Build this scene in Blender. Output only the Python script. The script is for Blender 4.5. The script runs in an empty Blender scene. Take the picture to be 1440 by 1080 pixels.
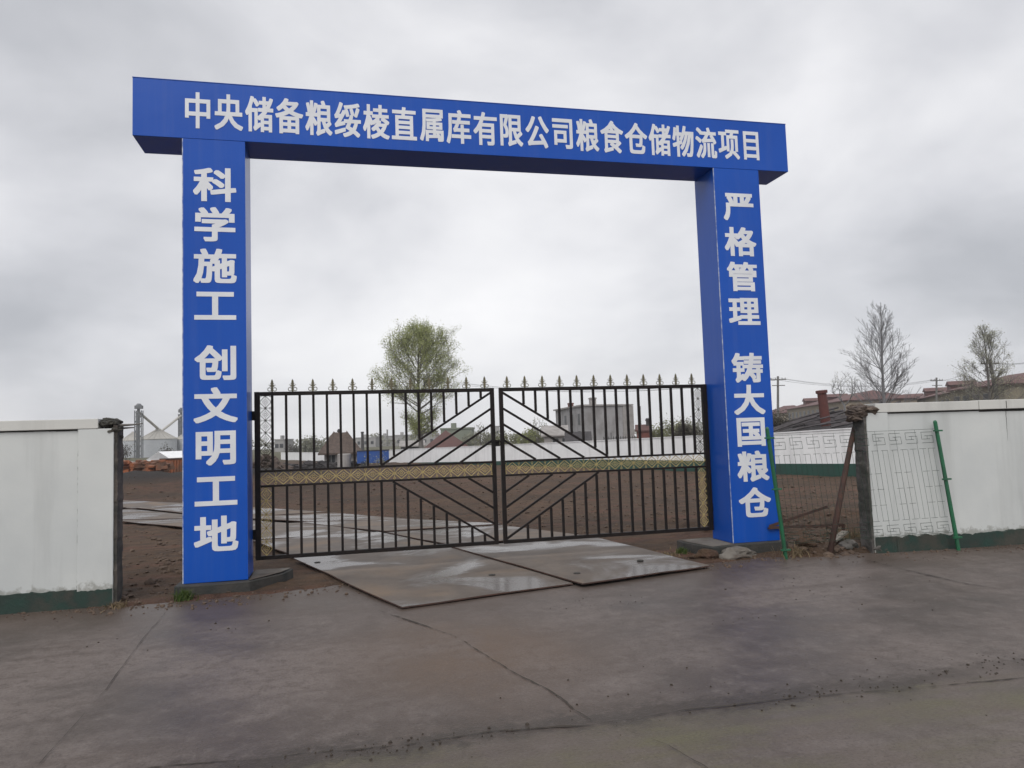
import bpy, bmesh, math, random
import numpy as np
from mathutils import Vector, Matrix, noise
from mathutils.geometry import delaunay_2d_cdt

random.seed(7)
rng = np.random.default_rng(11)
SC = bpy.context.scene
COL = SC.collection
rad = math.radians
HAZE = 0.0006

# ------------------------------------------------------------------ camera
CR = Vector((0.9735923, -0.22587531, -0.03314175))
CU = Vector((0.01595921, -0.07747693, 0.9968664))
CF = Vector((0.22773523, 0.97107037, 0.07182616))
CP = Vector((1.6968, -8.7633, 1.6))
FPX = 1036.107
cam = bpy.data.cameras.new('camera')
cam.sensor_width = 36.0
cam.lens = FPX / 1440 * 36
cam.clip_start = 0.05
cam.clip_end = 6000
camo = bpy.data.objects.new('camera', cam)
COL.objects.link(camo)
M4 = Matrix.Identity(4)
for i, v in enumerate((CR, CU, -CF)):
    for j in range(3):
        M4[j][i] = v[j]
M4.translation = CP
camo.matrix_world = M4
SC.camera = camo

# ------------------------------------------------------------------ sky, sun, exposure
SUN_EL, SUN_AZ = rad(48), rad(205)          # azimuth clockwise from +y: behind the camera, a little left
world = bpy.data.worlds.new('World')
SC.world = world
world.use_nodes = True
nt = world.node_tree
nt.nodes.clear()


def N(tree, kind, **kw):
    n = tree.nodes.new(kind)
    for k, v in kw.items():
        if k.startswith('i_'):
            n.inputs[k[2:]].default_value = v
        elif k[0] == 'n' and k[1:].isdigit():
            n.inputs[int(k[1:])].default_value = v
        else:
            setattr(n, k, v)
    return n


def math_node(tree, op, a, b=None, c=None, clamp=False):
    n = tree.nodes.new('ShaderNodeMath')
    n.operation = op
    n.use_clamp = clamp
    for i, v in enumerate((a, b, c)):
        if v is None:
            continue
        if isinstance(v, (int, float)):
            n.inputs[i].default_value = v
        else:
            tree.links.new(v, n.inputs[i])
    return n.outputs[0]


def mix_col(tree, fac, a, b, mode='MIX'):
    n = tree.nodes.new('ShaderNodeMix')
    n.data_type = 'RGBA'
    n.blend_type = mode
    for sock, v in ((n.inputs[0], fac), (n.inputs[6], a), (n.inputs[7], b)):
        if isinstance(v, (int, float)):
            sock.default_value = v
        elif isinstance(v, tuple):
            sock.default_value = (*v, 1) if len(v) == 3 else v
        else:
            tree.links.new(v, sock)
    return n.outputs[2]


def ramp(tree, fac, stops):
    n = tree.nodes.new('ShaderNodeValToRGB')
    el = n.color_ramp.elements
    while len(el) > 1:
        el.remove(el[0])
    for i, (p, c) in enumerate(stops):
        e = el[0] if i == 0 else el.new(p)
        e.position = p
        c = (c, c, c) if isinstance(c, (int, float)) else c
        e.color = (*c, 1)
    tree.links.new(fac, n.inputs[0])
    return n.outputs[0]


def build_world():
    L = nt.links.new
    tc = nt.nodes.new('ShaderNodeTexCoord')
    nrm = N(nt, 'ShaderNodeVectorMath', operation='NORMALIZE')
    L(tc.outputs['Generated'], nrm.inputs[0])
    sep = nt.nodes.new('ShaderNodeSeparateXYZ')
    L(nrm.outputs[0], sep.inputs[0])
    zz = math_node(nt, 'ADD', math_node(nt, 'MAXIMUM', sep.outputs[2], 0.0), 0.22)
    cx = math_node(nt, 'DIVIDE', sep.outputs[0], zz)
    cy = math_node(nt, 'DIVIDE', sep.outputs[1], zz)
    cmb = nt.nodes.new('ShaderNodeCombineXYZ')
    L(cx, cmb.inputs[0]); L(cy, cmb.inputs[1])
    mpd = N(nt, 'ShaderNodeMapping')
    mpd.inputs['Scale'].default_value = (1.0, 1.0, 1.7)
    mpd.inputs['Location'].default_value = (3.1, 1.7, 0.4)
    L(nrm.outputs[0], mpd.inputs[0])
    n1 = N(nt, 'ShaderNodeTexNoise', i_Scale=2.6, i_Detail=5.0, i_Roughness=0.5, i_Distortion=0.25)
    L(mpd.outputs[0], n1.inputs['Vector'])
    n2 = N(nt, 'ShaderNodeTexNoise', i_Scale=2.3, i_Detail=6.0, i_Roughness=0.55, i_Distortion=0.6)
    L(cmb.outputs[0], n2.inputs['Vector'])
    # broad bright and dark banks of cloud
    banks = [((0.206, 0.964, 0.157), 0.16, 0.16), ((-0.06, 0.86, 0.50), 0.14, 0.05), ((0.14, 0.91, 0.37), 0.2, 0.03),
             ((0.70, 0.70, 0.15), 0.20, -0.12), ((-0.317, 0.931, 0.177), 0.18, -0.15), ((-0.28, 0.81, 0.50), 0.2, 0.0),
             ((0.55, 0.70, 0.46), 0.22, -0.06), ((0.02, 0.955, 0.28), 0.12, -0.04), ((0.42, 0.90, 0.09), 0.12, 0.05)]
    tot = None
    for d, w, a in banks:
        d = Vector(d).normalized()
        dt = N(nt, 'ShaderNodeVectorMath', operation='DISTANCE')
        L(nrm.outputs[0], dt.inputs[0]); dt.inputs[1].default_value = d
        q = math_node(nt, 'DIVIDE', dt.outputs['Value'], w)
        g = math_node(nt, 'MULTIPLY', math_node(nt, 'EXPONENT', math_node(nt, 'MULTIPLY', math_node(nt, 'MULTIPLY', q, q), -1.0)), a)
        tot = g if tot is None else math_node(nt, 'ADD', tot, g)
    v = math_node(nt, 'ADD', math_node(nt, 'MULTIPLY', math_node(nt, 'SUBTRACT', n1.outputs[0], 0.5), 0.95),
                  math_node(nt, 'MULTIPLY', math_node(nt, 'SUBTRACT', n2.outputs[0], 0.5), 0.16))
    v = math_node(nt, 'ADD', math_node(nt, 'ADD', v, tot), 0.56, clamp=True)
    cloud = ramp(nt, v, [(0.0, (0.33, 0.34, 0.37)), (0.3, (0.46, 0.47, 0.50)), (0.5, (0.635, 0.64, 0.67)),
                         (0.68, (0.80, 0.80, 0.82)), (1.0, (0.98, 0.975, 0.975))])
    # cloud deck is brighter on the sun's side
    sky = N(nt, 'ShaderNodeTexSky', sky_type='NISHITA', sun_disc=False, sun_elevation=SUN_EL, sun_rotation=SUN_AZ)
    b1 = N(nt, 'ShaderNodeBackground', i_Strength=0.10)
    L(sky.outputs[0], b1.inputs[0])
    b2 = N(nt, 'ShaderNodeBackground', i_Strength=1.0)
    L(cloud, b2.inputs[0])
    mx = N(nt, 'ShaderNodeMixShader')
    mx.inputs[0].default_value = 0.95
    L(b1.outputs[0], mx.inputs[1]); L(b2.outputs[0], mx.inputs[2])
    out = nt.nodes.new('ShaderNodeOutputWorld')
    L(mx.outputs[0], out.inputs[0])


build_world()
sun = bpy.data.lights.new('sun', 'SUN')
sun.energy = 1.5
sun.angle = rad(40)
sun.color = (1.0, 0.97, 0.93)
suno = bpy.data.objects.new('sun', sun)
COL.objects.link(suno)
sdir = Vector((math.sin(SUN_AZ) * math.cos(SUN_EL), math.cos(SUN_AZ) * math.cos(SUN_EL), math.sin(SUN_EL)))
suno.rotation_euler = sdir.to_track_quat('Z', 'Y').to_euler()
suno.location = (0, -20, 30)
SC.view_settings.view_transform = 'Standard'
SC.view_settings.look = 'None'
SC.view_settings.exposure = 0.18
SC.view_settings.gamma = 1.0
SC.cycles.use_denoising = True


# ------------------------------------------------------------------ helpers
def at(px, py, dist):
    """the place in the world dist metres ahead whose direction was measured at (px, py)"""
    return CP + (CF + CR * ((px - 720) / FPX) - CU * ((py - 540) / FPX)) * dist


def mat(name, c1, c2=None, scale=4.0, rough=0.8, bump=0.0, bscale=None, detail=6.0, spec=0.5, c3=None, s3=0.7, metal=0.0,
        stretch=(1, 1, 1), rvar=0.0):
    m = bpy.data.materials.new(name)
    m.use_nodes = True
    t = m.node_tree
    p = t.nodes['Principled BSDF']
    p.inputs['Roughness'].default_value = rough
    p.inputs['Specular IOR Level'].default_value = spec
    p.inputs['Metallic'].default_value = metal
    tc = t.nodes.new('ShaderNodeTexCoord')
    mp = N(t, 'ShaderNodeMapping')
    mp.inputs['Scale'].default_value = stretch
    t.links.new(tc.outputs['Object'], mp.inputs[0])
    n = N(t, 'ShaderNodeTexNoise', i_Scale=scale, i_Detail=detail, i_Roughness=0.6)
    t.links.new(mp.outputs[0], n.inputs['Vector'])
    c2 = c2 or tuple(x * 0.75 for x in c1)
    f = ramp(t, n.outputs[0], [(0.35, 0.0), (0.65, 1.0)])
    c = mix_col(t, f, c1, c2)
    if c3:
        n3 = N(t, 'ShaderNodeTexNoise', i_Scale=s3, i_Detail=4.0, i_Roughness=0.6)
        t.links.new(mp.outputs[0], n3.inputs['Vector'])
        c = mix_col(t, ramp(t, n3.outputs[0], [(0.45, 0.0), (0.62, 1.0)]), c, c3)
    t.links.new(c, p.inputs['Base Color'])
    if rvar:
        rr = math_node(t, 'ADD', math_node(t, 'MULTIPLY', n.outputs[0], rvar), rough - rvar / 2)
        t.links.new(rr, p.inputs['Roughness'])
    if bump:
        nb = N(t, 'ShaderNodeTexNoise', i_Scale=bscale or scale * 5, i_Detail=5.0, i_Roughness=0.65)
        t.links.new(mp.outputs[0], nb.inputs['Vector'])
        b = N(t, 'ShaderNodeBump', i_Strength=1.0, i_Distance=bump)
        t.links.new(nb.outputs[0], b.inputs['Height'])
        t.links.new(b.outputs[0], p.inputs['Normal'])
    return m


class MB:
    """collects shapes (world coordinates) that become one mesh"""

    def __init__(s):
        s.v, s.f = [], []

    def add(s, vs, fs):
        o = len(s.v)
        s.v.extend(tuple(v) for v in vs)
        s.f.extend(tuple(i + o for i in f) for f in fs)

    def box(s, a, b, M=None):
        x0, y0, z0 = a
        x1, y1, z1 = b
        vs = [(x0, y0, z0), (x1, y0, z0), (x1, y1, z0), (x0, y1, z0), (x0, y0, z1), (x1, y0, z1), (x1, y1, z1), (x0, y1, z1)]
        if M is not None:
            vs = [M @ Vector(v) for v in vs]
        s.add(vs, [(0, 3, 2, 1), (4, 5, 6, 7), (0, 1, 5, 4), (1, 2, 6, 5), (2, 3, 7, 6), (3, 0, 4, 7)])

    def bar(s, p, q, w, h=None, up=(0, 1, 0)):
        """box bar from p to q, w across, h along up"""
        p, q = Vector(p), Vector(q)
        d = (q - p).normalized()
        u = Vector(up)
        if abs(d.dot(u)) > 0.95:
            u = Vector((1, 0, 0))
        a = d.cross(u).normalized() * (w / 2)
        b = a.normalized().cross(d).normalized() * ((h or w) / 2)
        vs = [p - a - b, p + a - b, p + a + b, p - a + b, q - a - b, q + a - b, q + a + b, q - a + b]
        s.add(vs, [(0, 1, 2, 3), (7, 6, 5, 4), (0, 4, 5, 1), (1, 5, 6, 2), (2, 6, 7, 3), (3, 7, 4, 0)])

    def tube(s, pts, rs, n=6, cap=True):
        pts = [Vector(p) for p in pts]
        if isinstance(rs, (int, float)):
            rs = [rs] * len(pts)
        o = len(s.v)
        k = len(pts)
        for i, p in enumerate(pts):
            d = (pts[min(i + 1, k - 1)] - pts[max(i - 1, 0)])
            d = d.normalized() if d.length > 1e-9 else Vector((0, 0, 1))
            ref = Vector((0, 0, 1)) if abs(d.z) < 0.9 else Vector((1, 0, 0))
            a = d.cross(ref).normalized()
            b = d.cross(a)
            for j in range(n):
                t = 2 * math.pi * j / n
                s.v.append(tuple(p + (a * math.cos(t) + b * math.sin(t)) * rs[i]))
        for i in range(k - 1):
            for j in range(n):
                j2 = (j + 1) % n
                s.f.append((o + i * n + j, o + i * n + j2, o + (i + 1) * n + j2, o + (i + 1) * n + j))
        if cap:
            s.f.append(tuple(o + j for j in reversed(range(n))))
            s.f.append(tuple(o + (k - 1) * n + j for j in range(n)))

    def ring(s, c, R, r, ax1, ax2, seg=14, n=4):
        c, ax1, ax2 = Vector(c), Vector(ax1), Vector(ax2)
        pts = [c + ax1 * (R * math.cos(2 * math.pi * i / seg)) + ax2 * (R * math.sin(2 * math.pi * i / seg)) for i in range(seg + 1)]
        s.tube(pts, r, n, cap=False)

    def prism(s, poly, z0, z1):
        """poly: list of (x,y); z0, z1 numbers or lists"""
        n = len(poly)
        a = z0 if isinstance(z0, (list, tuple)) else [z0] * n
        b = z1 if isinstance(z1, (list, tuple)) else [z1] * n
        vs = [(x, y, a[i]) for i, (x, y) in enumerate(poly)] + [(x, y, b[i]) for i, (x, y) in enumerate(poly)]
        fs = [tuple(reversed(range(n))), tuple(range(n, 2 * n))] + [(i, (i + 1) % n, n + (i + 1) % n, n + i) for i in range(n)]
        s.add(vs, fs)

    def quad(s, c, a, b):
        c, a, b = Vector(c), Vector(a), Vector(b)
        s.add([c - a - b, c + a - b, c + a + b, c - a + b], [(0, 1, 2, 3)])

    def rock(s, c, r, seed=0, sq=(1, 1, 0.7), sub=1, rough=0.35):
        bm = bmesh.new()
        bmesh.ops.create_icosphere(bm, subdivisions=sub, radius=1)
        c = Vector(c)
        vs = []
        for v in bm.verts:
            k = 1 + rough * noise.noise(v.co * 1.3 + Vector((seed * 3.1, seed * 1.7, 0))) * 2
            vs.append(c + Vector((v.co.x * sq[0], v.co.y * sq[1], v.co.z * sq[2])) * r * k)
        s.add(vs, [tuple(v.index for v in f.verts) for f in bm.faces])
        bm.free()

    def mesh(s, name, off=(0, 0, 0)):
        m = bpy.data.meshes.new(name)
        ox, oy, oz = off
        m.from_pydata([(x - ox, y - oy, z - oz) for x, y, z in s.v], [], s.f)
        m.update()
        return m


ORG = {}


def thing(name, label, cat, loc, group=None):
    o = bpy.data.objects.new(name, None)
    o.empty_display_size = 0.2
    o.location = loc
    o['label'] = label
    o['category'] = cat
    if group:
        o['group'] = group
    COL.objects.link(o)
    ORG[o.name] = Vector(loc)
    return o


def part(name, mb, m, parent, smooth=False, bevel=0.0, label=None, fix=True):
    org = ORG[parent.name]
    me = mb.mesh(name, org)
    me.materials.append(m)
    if fix:
        bm = bmesh.new()
        bm.from_mesh(me)
        bmesh.ops.recalc_face_normals(bm, faces=bm.faces)
        if bevel:
            eds = [e for e in bm.edges if len(e.link_faces) == 2 and e.calc_face_angle(0) > 0.6]
            bmesh.ops.bevel(bm, geom=eds, offset=bevel, segments=2, affect='EDGES', profile=0.5)
        bm.to_mesh(me)
        bm.free()
    if smooth:
        me.polygons.foreach_set('use_smooth', [True] * len(me.polygons))
    o = bpy.data.objects.new(name, me)
    COL.objects.link(o)
    o.parent = parent
    ORG[o.name] = org
    if label:
        o['label'] = label
    return o


def single(name, mb, m, label=None, cat=None, group=None, kind=None, loc=None, smooth=False, bevel=0.0, fix=True):
    """a thing (or ground, or stuff) that is one mesh"""
    loc = Vector(loc) if loc is not None else Vector((0, 0, 0))
    me = mb.mesh(name, loc)
    me.materials.append(m)
    if fix:
        bm = bmesh.new()
        bm.from_mesh(me)
        bmesh.ops.recalc_face_normals(bm, faces=bm.faces)
        if bevel:
            eds = [e for e in bm.edges if len(e.link_faces) == 2 and e.calc_face_angle(0) > 0.6]
            bmesh.ops.bevel(bm, geom=eds, offset=bevel, segments=2, affect='EDGES', profile=0.5)
        bm.to_mesh(me)
        bm.free()
    if smooth:
        me.polygons.foreach_set('use_smooth', [True] * len(me.polygons))
    o = bpy.data.objects.new(name, me)
    o.location = loc
    COL.objects.link(o)
    ORG[o.name] = loc
    if label:
        o['label'] = label
    if cat:
        o['category'] = cat
    if group:
        o['group'] = group
    if kind:
        o['kind'] = kind
    return o


def smooth01(t):
    t = max(0.0, min(1.0, t))
    return t * t * (3 - 2 * t)


def interp(x, pts):
    if x <= pts[0][0]:
        return pts[0][1]
    for (a, b), (c, d) in zip(pts, pts[1:]):
        if x <= c:
            return b + (d - b) * (x - a) / (c - a)
    return pts[-1][1]


def nz(x, y, s, k=0.0):
    return noise.noise(Vector((x * s, y * s, k)))


# ------------------------------------------------------------------ materials
def road_material():
    m = bpy.data.materials.new('wet_old_concrete_road')
    m.use_nodes = True
    t = m.node_tree
    p = t.nodes['Principled BSDF']
    L = t.links.new
    tc = t.nodes.new('ShaderNodeTexCoord')
    sep = t.nodes.new('ShaderNodeSeparateXYZ')
    L(tc.outputs['Object'], sep.inputs[0])
    big = N(t, 'ShaderNodeTexNoise', i_Scale=0.55, i_Detail=5.0, i_Roughness=0.55)
    L(tc.outputs['Object'], big.inputs['Vector'])
    mid = N(t, 'ShaderNodeTexNoise', i_Scale=3.0, i_Detail=7.0, i_Roughness=0.65)
    L(tc.outputs['Object'], mid.inputs['Vector'])
    fine = N(t, 'ShaderNodeTexNoise', i_Scale=55.0, i_Detail=4.0, i_Roughness=0.75)
    L(tc.outputs['Object'], fine.inputs['Vector'])
    mp = N(t, 'ShaderNodeMapping')
    mp.inputs['Scale'].default_value = (0.35, 2.2, 1)
    L(tc.outputs['Object'], mp.inputs[0])
    strk = N(t, 'ShaderNodeTexNoise', i_Scale=1.4, i_Detail=6.0, i_Roughness=0.6)
    L(mp.outputs[0], strk.inputs['Vector'])
    c = mix_col(t, ramp(t, big.outputs[0], [(0.42, 0.0), (0.58, 1.0)]), (0.150, 0.124, 0.111), (0.060, 0.046, 0.040))
    c = mix_col(t, ramp(t, mid.outputs[0], [(0.4, 0.0), (0.72, 0.55)]), c, (0.178, 0.150, 0.138))
    c = mix_col(t, ramp(t, strk.outputs[0], [(0.52, 0.0), (0.66, 0.5)]), c, (0.075, 0.056, 0.046))
    mot = N(t, 'ShaderNodeTexNoise', i_Scale=9.0, i_Detail=6.0, i_Roughness=0.75, i_Distortion=0.4)
    L(tc.outputs['Object'], mot.inputs['Vector'])
    c = mix_col(t, ramp(t, mot.outputs[0], [(0.36, 0.6), (0.52, 0.0)]), c, (0.070, 0.053, 0.046))
    c = mix_col(t, ramp(t, mot.outputs[0], [(0.55, 0.0), (0.70, 0.5)]), c, (0.19, 0.165, 0.15))
    # mud tracked out of the gate
    mud = N(t, 'ShaderNodeTexNoise', i_Scale=1.1, i_Detail=6.0, i_Roughness=0.62)
    L(tc.outputs['Object'], mud.inputs['Vector'])
    dx = math_node(t, 'DIVIDE', math_node(t, 'SUBTRACT', sep.outputs[0], 2.6), 0.9)
    dy = math_node(t, 'DIVIDE', math_node(t, 'SUBTRACT', sep.outputs[1], -3.2), 1.5)
    dd = math_node(t, 'ADD', math_node(t, 'MULTIPLY', dx, dx), math_node(t, 'MULTIPLY', dy, dy))
    mf = math_node(t, 'MULTIPLY', math_node(t, 'EXPONENT', math_node(t, 'MULTIPLY', dd, -1.0)), ramp(t, mud.outputs[0], [(0.3, 0.1), (0.6, 0.9)]))
    c = mix_col(t, math_node(t, 'MULTIPLY', mf, 0.95), c, (0.120, 0.076, 0.048))
    # dirt near the verge
    ve = math_node(t, 'ADD', sep.outputs[1], math_node(t, 'MULTIPLY', math_node(t, 'SUBTRACT', mud.outputs[0], 0.5), 1.6))
    mr = N(t, 'ShaderNodeMapRange')
    mr.inputs['From Min'].default_value = -1.9
    mr.inputs['From Max'].default_value = -0.6
    L(ve, mr.inputs['Value'])
    c = mix_col(t, math_node(t, 'MULTIPLY', mr.outputs[0], 0.7), c, (0.085, 0.062, 0.047))
    # the nearer carriageway beyond the joint: paler, mossy
    se = math_node(t, 'ADD', sep.outputs[1], math_node(t, 'MULTIPLY', math_node(t, 'SUBTRACT', mid.outputs[0], 0.5), 0.08))
    mr2 = N(t, 'ShaderNodeMapRange')
    mr2.inputs['From Min'].default_value = -4.75
    mr2.inputs['From Max'].default_value = -4.80
    L(se, mr2.inputs['Value'])
    moss = mix_col(t, ramp(t, mud.outputs[0], [(0.42, 0.0), (0.58, 1.0)]), (0.112, 0.090, 0.074), (0.108, 0.097, 0.052))
    c = mix_col(t, math_node(t, 'MULTIPLY', mr2.outputs[0], ramp(t, strk.outputs[0], [(0.40, 0.15), (0.60, 0.95)])), c, moss)
    # dirt washed into the joint between the two pavings
    jw = math_node(t, 'ADD', math_node(t, 'ADD', sep.outputs[1], 4.70), math_node(t, 'ADD', math_node(t, 'MULTIPLY', math_node(t, 'SUBTRACT', mud.outputs[0], 0.5), 0.5), math_node(t, 'MULTIPLY', math_node(t, 'SUBTRACT', mot.outputs[0], 0.5), 0.6)))
    jq = math_node(t, 'DIVIDE', jw, 0.13)
    jf = math_node(t, 'MULTIPLY', math_node(t, 'EXPONENT', math_node(t, 'MULTIPLY', math_node(t, 'MULTIPLY', jq, jq), -1.0)), ramp(t, big.outputs[0], [(0.4, 0.35), (0.6, 0.95)]))
    c = mix_col(t, jf, c, (0.040, 0.030, 0.023))
    c = mix_col(t, ramp(t, fine.outputs[0], [(0.36, 0.55), (0.50, 0.0)]), c, (0.05, 0.042, 0.038))
    c = mix_col(t, ramp(t, fine.outputs[0], [(0.60, 0.0), (0.70, 0.5)]), c, (0.23, 0.20, 0.18))
    L(c, p.inputs['Base Color'])
    r = math_node(t, 'ADD', math_node(t, 'MULTIPLY', ramp(t, big.outputs[0], [(0.36, 1.0), (0.62, 0.0)]), 0.20), 0.30)
    r = math_node(t, 'ADD', r, math_node(t, 'MULTIPLY', mid.outputs[0], 0.16))
    L(r, p.inputs['Roughness'])
    p.inputs['Specular IOR Level'].default_value = 0.24
    b = N(t, 'ShaderNodeBump', i_Strength=0.8, i_Distance=0.008)
    h = math_node(t, 'ADD', math_node(t, 'MULTIPLY', fine.outputs[0], 0.5), mid.outputs[0])
    L(h, b.inputs['Height'])
    L(b.outputs[0], p.inputs['Normal'])
    return m


def soil_material():
    m = bpy.data.materials.new('bare_damp_soil')
    m.use_nodes = True
    t = m.node_tree
    p = t.nodes['Principled BSDF']
    L = t.links.new
    tc = t.nodes.new('ShaderNodeTexCoord')
    a = N(t, 'ShaderNodeTexNoise', i_Scale=0.35, i_Detail=6.0, i_Roughness=0.6)
    b = N(t, 'ShaderNodeTexNoise', i_Scale=3.5, i_Detail=8.0, i_Roughness=0.7)
    f = N(t, 'ShaderNodeTexNoise', i_Scale=34.0, i_Detail=5.0, i_Roughness=0.7)
    mp = N(t, 'ShaderNodeMapping')
    mp.inputs['Scale'].default_value = (0.30, 1.3, 1)
    mp.inputs['Rotation'].default_value = (0, 0, rad(-12))
    L(tc.outputs['Object'], mp.inputs[0])
    s = N(t, 'ShaderNodeTexNoise', i_Scale=0.9, i_Detail=5.0, i_Roughness=0.6)
    L(mp.outputs[0], s.inputs['Vector'])
    for n in (a, b, f):
        L(tc.outputs['Object'], n.inputs['Vector'])
    c = mix_col(t, ramp(t, a.outputs[0], [(0.38, 0.0), (0.62, 1.0)]), (0.108, 0.066, 0.041), (0.068, 0.045, 0.030))
    c = mix_col(t, ramp(t, s.outputs[0], [(0.50, 0.0), (0.64, 0.8)]), c, (0.128, 0.062, 0.043))
    c = mix_col(t, ramp(t, b.outputs[0], [(0.46, 0.0), (0.66, 0.85)]), c, (0.042, 0.029, 0.022))
    c = mix_col(t, ramp(t, f.outputs[0], [(0.58, 0.0), (0.70, 0.6)]), c, (0.19, 0.145, 0.105))
    # the dug bank is dark topsoil
    sep = t.nodes.new('ShaderNodeSeparateXYZ')
    L(tc.outputs['Object'], sep.inputs[0])
    bk = math_node(t, 'MULTIPLY', math_node(t, 'SUBTRACT', sep.outputs[2], math_node(t, 'MULTIPLY', b.outputs[0], 0.3)), 3.0, clamp=True)
    fy = math_node(t, 'GREATER_THAN', sep.outputs[1], 15.0)
    c = mix_col(t, math_node(t, 'MULTIPLY', math_node(t, 'MULTIPLY', math_node(t, 'ADD', bk, 0.25, clamp=True), fy), math_node(t, 'LESS_THAN', sep.outputs[0], 6.0)), c, (0.030, 0.025, 0.023))
    # far country: dull dry grass
    mr = N(t, 'ShaderNodeMapRange')
    mr.inputs['From Min'].default_value = 75
    mr.inputs['From Max'].default_value = 130
    L(sep.outputs[1], mr.inputs['Value'])
    c = mix_col(t, mr.outputs[0], c, (0.095, 0.09, 0.05))
    L(c, p.inputs['Base Color'])
    p.inputs['Roughness'].default_value = 0.9
    p.inputs['Specular IOR Level'].default_value = 0.25
    bm_ = N(t, 'ShaderNodeBump', i_Strength=1.0, i_Distance=0.07)
    L(math_node(t, 'ADD', b.outputs[0], math_node(t, 'MULTIPLY', f.outputs[0], 0.45)), bm_.inputs['Height'])
    L(bm_.outputs[0], p.inputs['Normal'])
    return m


def plate_material():
    m = bpy.data.materials.new('muddy_steel_plate')
    m.use_nodes = True
    t = m.node_tree
    p = t.nodes['Principled BSDF']
    L = t.links.new
    tc = t.nodes.new('ShaderNodeTexCoord')
    a = N(t, 'ShaderNodeTexNoise', i_Scale=0.8, i_Detail=5.0, i_Roughness=0.55, i_Distortion=0.6)
    mp = N(t, 'ShaderNodeMapping')
    mp.inputs['Scale'].default_value = (0.8, 0.9, 1)
    L(tc.outputs['Object'], mp.inputs[0])
    b = N(t, 'ShaderNodeTexNoise', i_Scale=2.6, i_Detail=7.0, i_Roughness=0.65)
    f = N(t, 'ShaderNodeTexNoise', i_Scale=40.0, i_Detail=4.0, i_Roughness=0.7)
    geo = t.nodes.new('ShaderNodeNewGeometry')
    add = N(t, 'ShaderNodeVectorMath', operation='ADD')
    L(mp.outputs[0], add.inputs[0])
    oi = t.nodes.new('ShaderNodeObjectInfo')
    cmb = t.nodes.new('ShaderNodeCombineXYZ')
    L(math_node(t, 'MULTIPLY', oi.outputs['Random'], 30.0), cmb.inputs[0])
    L(cmb.outputs[0], add.inputs[1])
    L(add.outputs[0], a.inputs['Vector'])
    L(add.outputs[0], b.inputs['Vector'])
    L(tc.outputs['Object'], f.inputs['Vector'])
    c = mix_col(t, ramp(t, b.outputs[0], [(0.35, 0.0), (0.65, 1.0)]), (0.098, 0.080, 0.067), (0.150, 0.124, 0.103))
    c = mix_col(t, ramp(t, a.outputs[0], [(0.56, 0.0), (0.70, 0.8)]), c, (0.19, 0.135, 0.09))
    wet = ramp(t, a.outputs[0], [(0.43, 1.0), (0.51, 0.0)])
    c = mix_col(t, math_node(t, 'MULTIPLY', wet, 0.7), c, (0.085, 0.075, 0.072))
    c = mix_col(t, ramp(t, f.outputs[0], [(0.3, 0.4), (0.5, 0.0)]), c, (0.08, 0.06, 0.05))
    L(c, p.inputs['Base Color'])
    r = math_node(t, 'SUBTRACT', 0.66, math_node(t, 'MULTIPLY', wet, 0.42))
    L(r, p.inputs['Roughness'])
    bmp = N(t, 'ShaderNodeBump', i_Strength=0.5, i_Distance=0.006)
    p.inputs['Specular IOR Level'].default_value = 0.34
    dry = math_node(t, 'MULTIPLY', math_node(t, 'SUBTRACT', 1.0, wet), b.outputs[0])
    L(dry, bmp.inputs['Height'])
    L(bmp.outputs[0], p.inputs['Normal'])
    return m


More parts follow.
